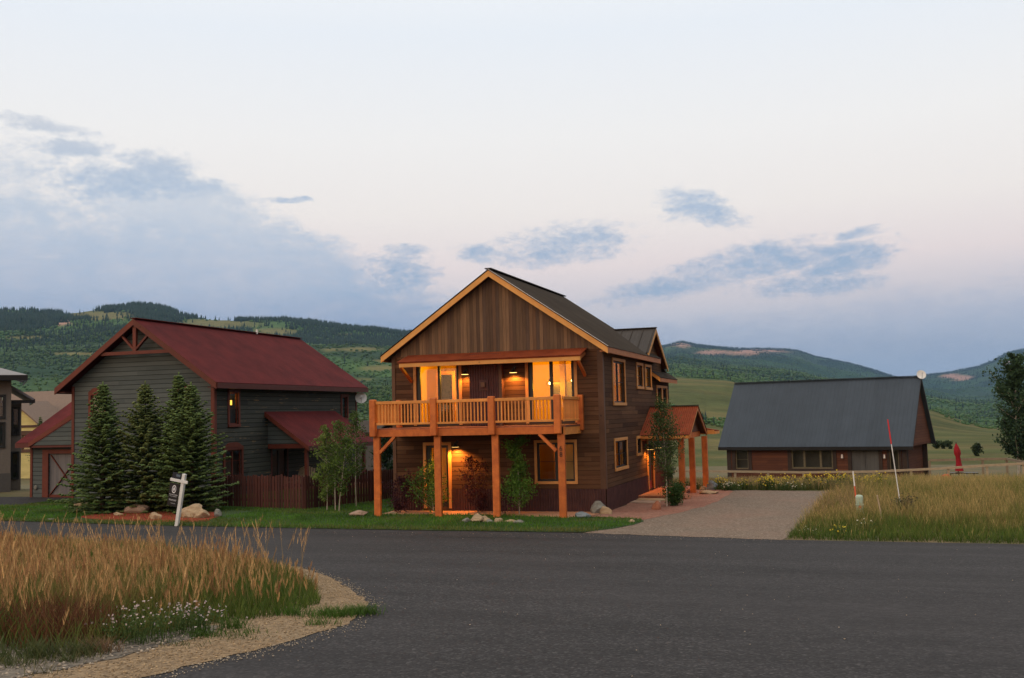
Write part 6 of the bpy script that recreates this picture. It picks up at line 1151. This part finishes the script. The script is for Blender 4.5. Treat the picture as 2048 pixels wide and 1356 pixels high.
# ---- flowers
def flowers(name, label, x, y, rad, Ht, nst, pet, seed, group, leafc=((.05, .09, .025), (.08, .12, .035)), fs=.022, nfl=None, center=(.5, .36, .04), z=None):
    global rng
    keep = rng; rng = np.random.default_rng(seed); zb = h1(y) if z is None else z; t_ = thing(name, label, 'flowers', (x, y, zb), group)
    px = x+rng.normal(0, rad*.5, nst); py = y+rng.normal(0, rad*.42, nst); Hs = Ht*rng.uniform(.55, 1.05, nst)*(1-.25*np.hypot(px-x, py-y)/rad); a = Acc()
    c = tint(nst, *leafc); V, T, Q, C, la, L = blades(px, py, np.full(nst, zb), Hs, .009, .25, c*.8, c, 1.6); a.add(V, T, Q, C)
    k = nst*6; i = rng.integers(0, nst, k); g = rng.uniform(.1, .95, k); P_ = np.stack([px[i]+np.cos(la[i])*L[i]*g**1.6, py[i]+np.sin(la[i])*L[i]*g**1.6, zb+Hs[i]*g], 1)+rng.normal(0, .025, (k, 3)); leafcloud(a, P_, fs*1.9, tint(k, *leafc)); a.out('leaves', M['leaf'], t_)
    nf = nfl or nst; i = rng.integers(0, nst, nf); fp = np.stack([px[i]+np.cos(la[i])*L[i], py[i]+np.sin(la[i])*L[i], zb+Hs[i]], 1)+rng.normal(0, fs*1.2, (nf, 3)); b = Acc(); K = 8
    nr = rng.normal(0, .6, (nf, 3))+A3(0, -.5, .8); nr /= np.linalg.norm(nr, axis=1, keepdims=True); u = np.cross(nr, A3(1, .2, 0)); u /= np.linalg.norm(u, axis=1, keepdims=True); v_ = np.cross(nr, u); sz = fs*rng.uniform(.7, 1.25, nf)
    V = np.zeros((nf, 1+K, 3)); V[:, 0] = fp+nr*.004
    for q in range(K): r__ = (sz*(1 if q % 2 else .62))[:, None]; V[:, 1+q] = fp+(u*math.cos(q*6.283/K)+v_*math.sin(q*6.283/K))*r__+nr*r__*.2
    T = np.array([(0, 1+q, 1+(q+1) % K) for q in range(K)]); C = np.zeros((nf, 1+K, 3)); C[:] = tint(nf, *pet, .15)[:, None]; C[:, 0] = center
    b.add(V.reshape(-1, 3), (T[None]+(np.arange(nf)*(1+K))[:, None, None]).reshape(-1, 3), None, C.reshape(-1, 3)); b.out('blossoms', M['petal'], t_); rng = keep
LIL = ((.46, .36, .55), (.62, .54, .66))
flowers('aster_plant', 'left clump of pale lilac asters below the tall grass', .75, -23.35, .42, .42, 110, LIL, 301, 'lilac asters at the island edge', fs=.013, nfl=75); flowers('aster_plant', 'right clump of pale lilac asters nearest the gravel shoulder', 1.0, -22.75, .36, .36, 110, LIL, 302, 'lilac asters at the island edge', fs=.013, nfl=95)
YEL = ((.62, .46, .02), (.72, .58, .05)); YG = 'yellow flowers along the driveway end'
YL = [(2.3, 9.9, .5, .5, 'yellow flowers behind the farther porch posts'), (3.2, 9.9, .35, .42, 'thin yellow flowers left of the white daisies'), (4.15, 9.4, .4, .62, 'dense yellow flower clump left of the driveway end middle'), (4.9, 10.4, .5, .6, 'yellow flowers behind the middle of the driveway end'), (5.7, 10.6, .5, .6, 'yellow flowers right of the middle of the driveway end'), (6.35, 10.2, .45, .68, 'yellow flowers directly left of the marker post'), (6.95, 10.0, .35, .72, 'yellow flowers just behind the white marker top'), (7.5, 9.6, .5, .55, 'yellow flowers between the marker post and the snow pole'), (8.15, 9.9, .4, .66, 'rightmost yellow flowers, close to the snow pole')]
for i, (x, y, r_, hh, lb) in enumerate(YL): flowers('yellow_flowers', lb, x, y, r_, hh, 90, YEL, 310+i, YG, fs=.035, nfl=(60, 35, 110, 80, 90, 85, 70, 70, 95)[i])
flowers('yellow_flowers', 'small yellow flower clump at the roadside below the pedestal', 7.1, -5.5, .22, .26, 40, YEL, 330, None, fs=.025, nfl=16)
WHT = ((.62, .62, .56), (.72, .72, .66)); WG = 'white daisies'
flowers('daisies', 'white daisies beside the domed bluish boulder', 2.75, 9.0, .38, .36, 90, WHT, 331, WG, fs=.03, nfl=55); flowers('daisies', 'white daisies at the middle of the driveway end', 5.0, 9.2, .5, .34, 90, WHT, 332, WG, fs=.028, nfl=34); flowers('daisies', 'few white daisies in the grass at the driveway corner', 6.3, -5.4, .25, .2, 30, WHT, 333, WG, fs=.02, nfl=12); flowers('daisies', 'few white daisies near the leaning stake', 7.75, -4.2, .25, .3, 30, WHT, 334, WG, fs=.022, nfl=9); flowers('daisies', 'white daisies behind the near porch post', 1.0, 10.6, .4, .4, 70, WHT, 335, WG, fs=.03, nfl=30)
aspen('round dark clump of weeds at the foot of the snow pole', 8.78, -.35, .34, 240, .02, .27, 420, .05, ((.09, .08, .05), (.14, .12, .07)), (0, 0), None, 'weed_clump', .008, .1, 'bark', 'plant')
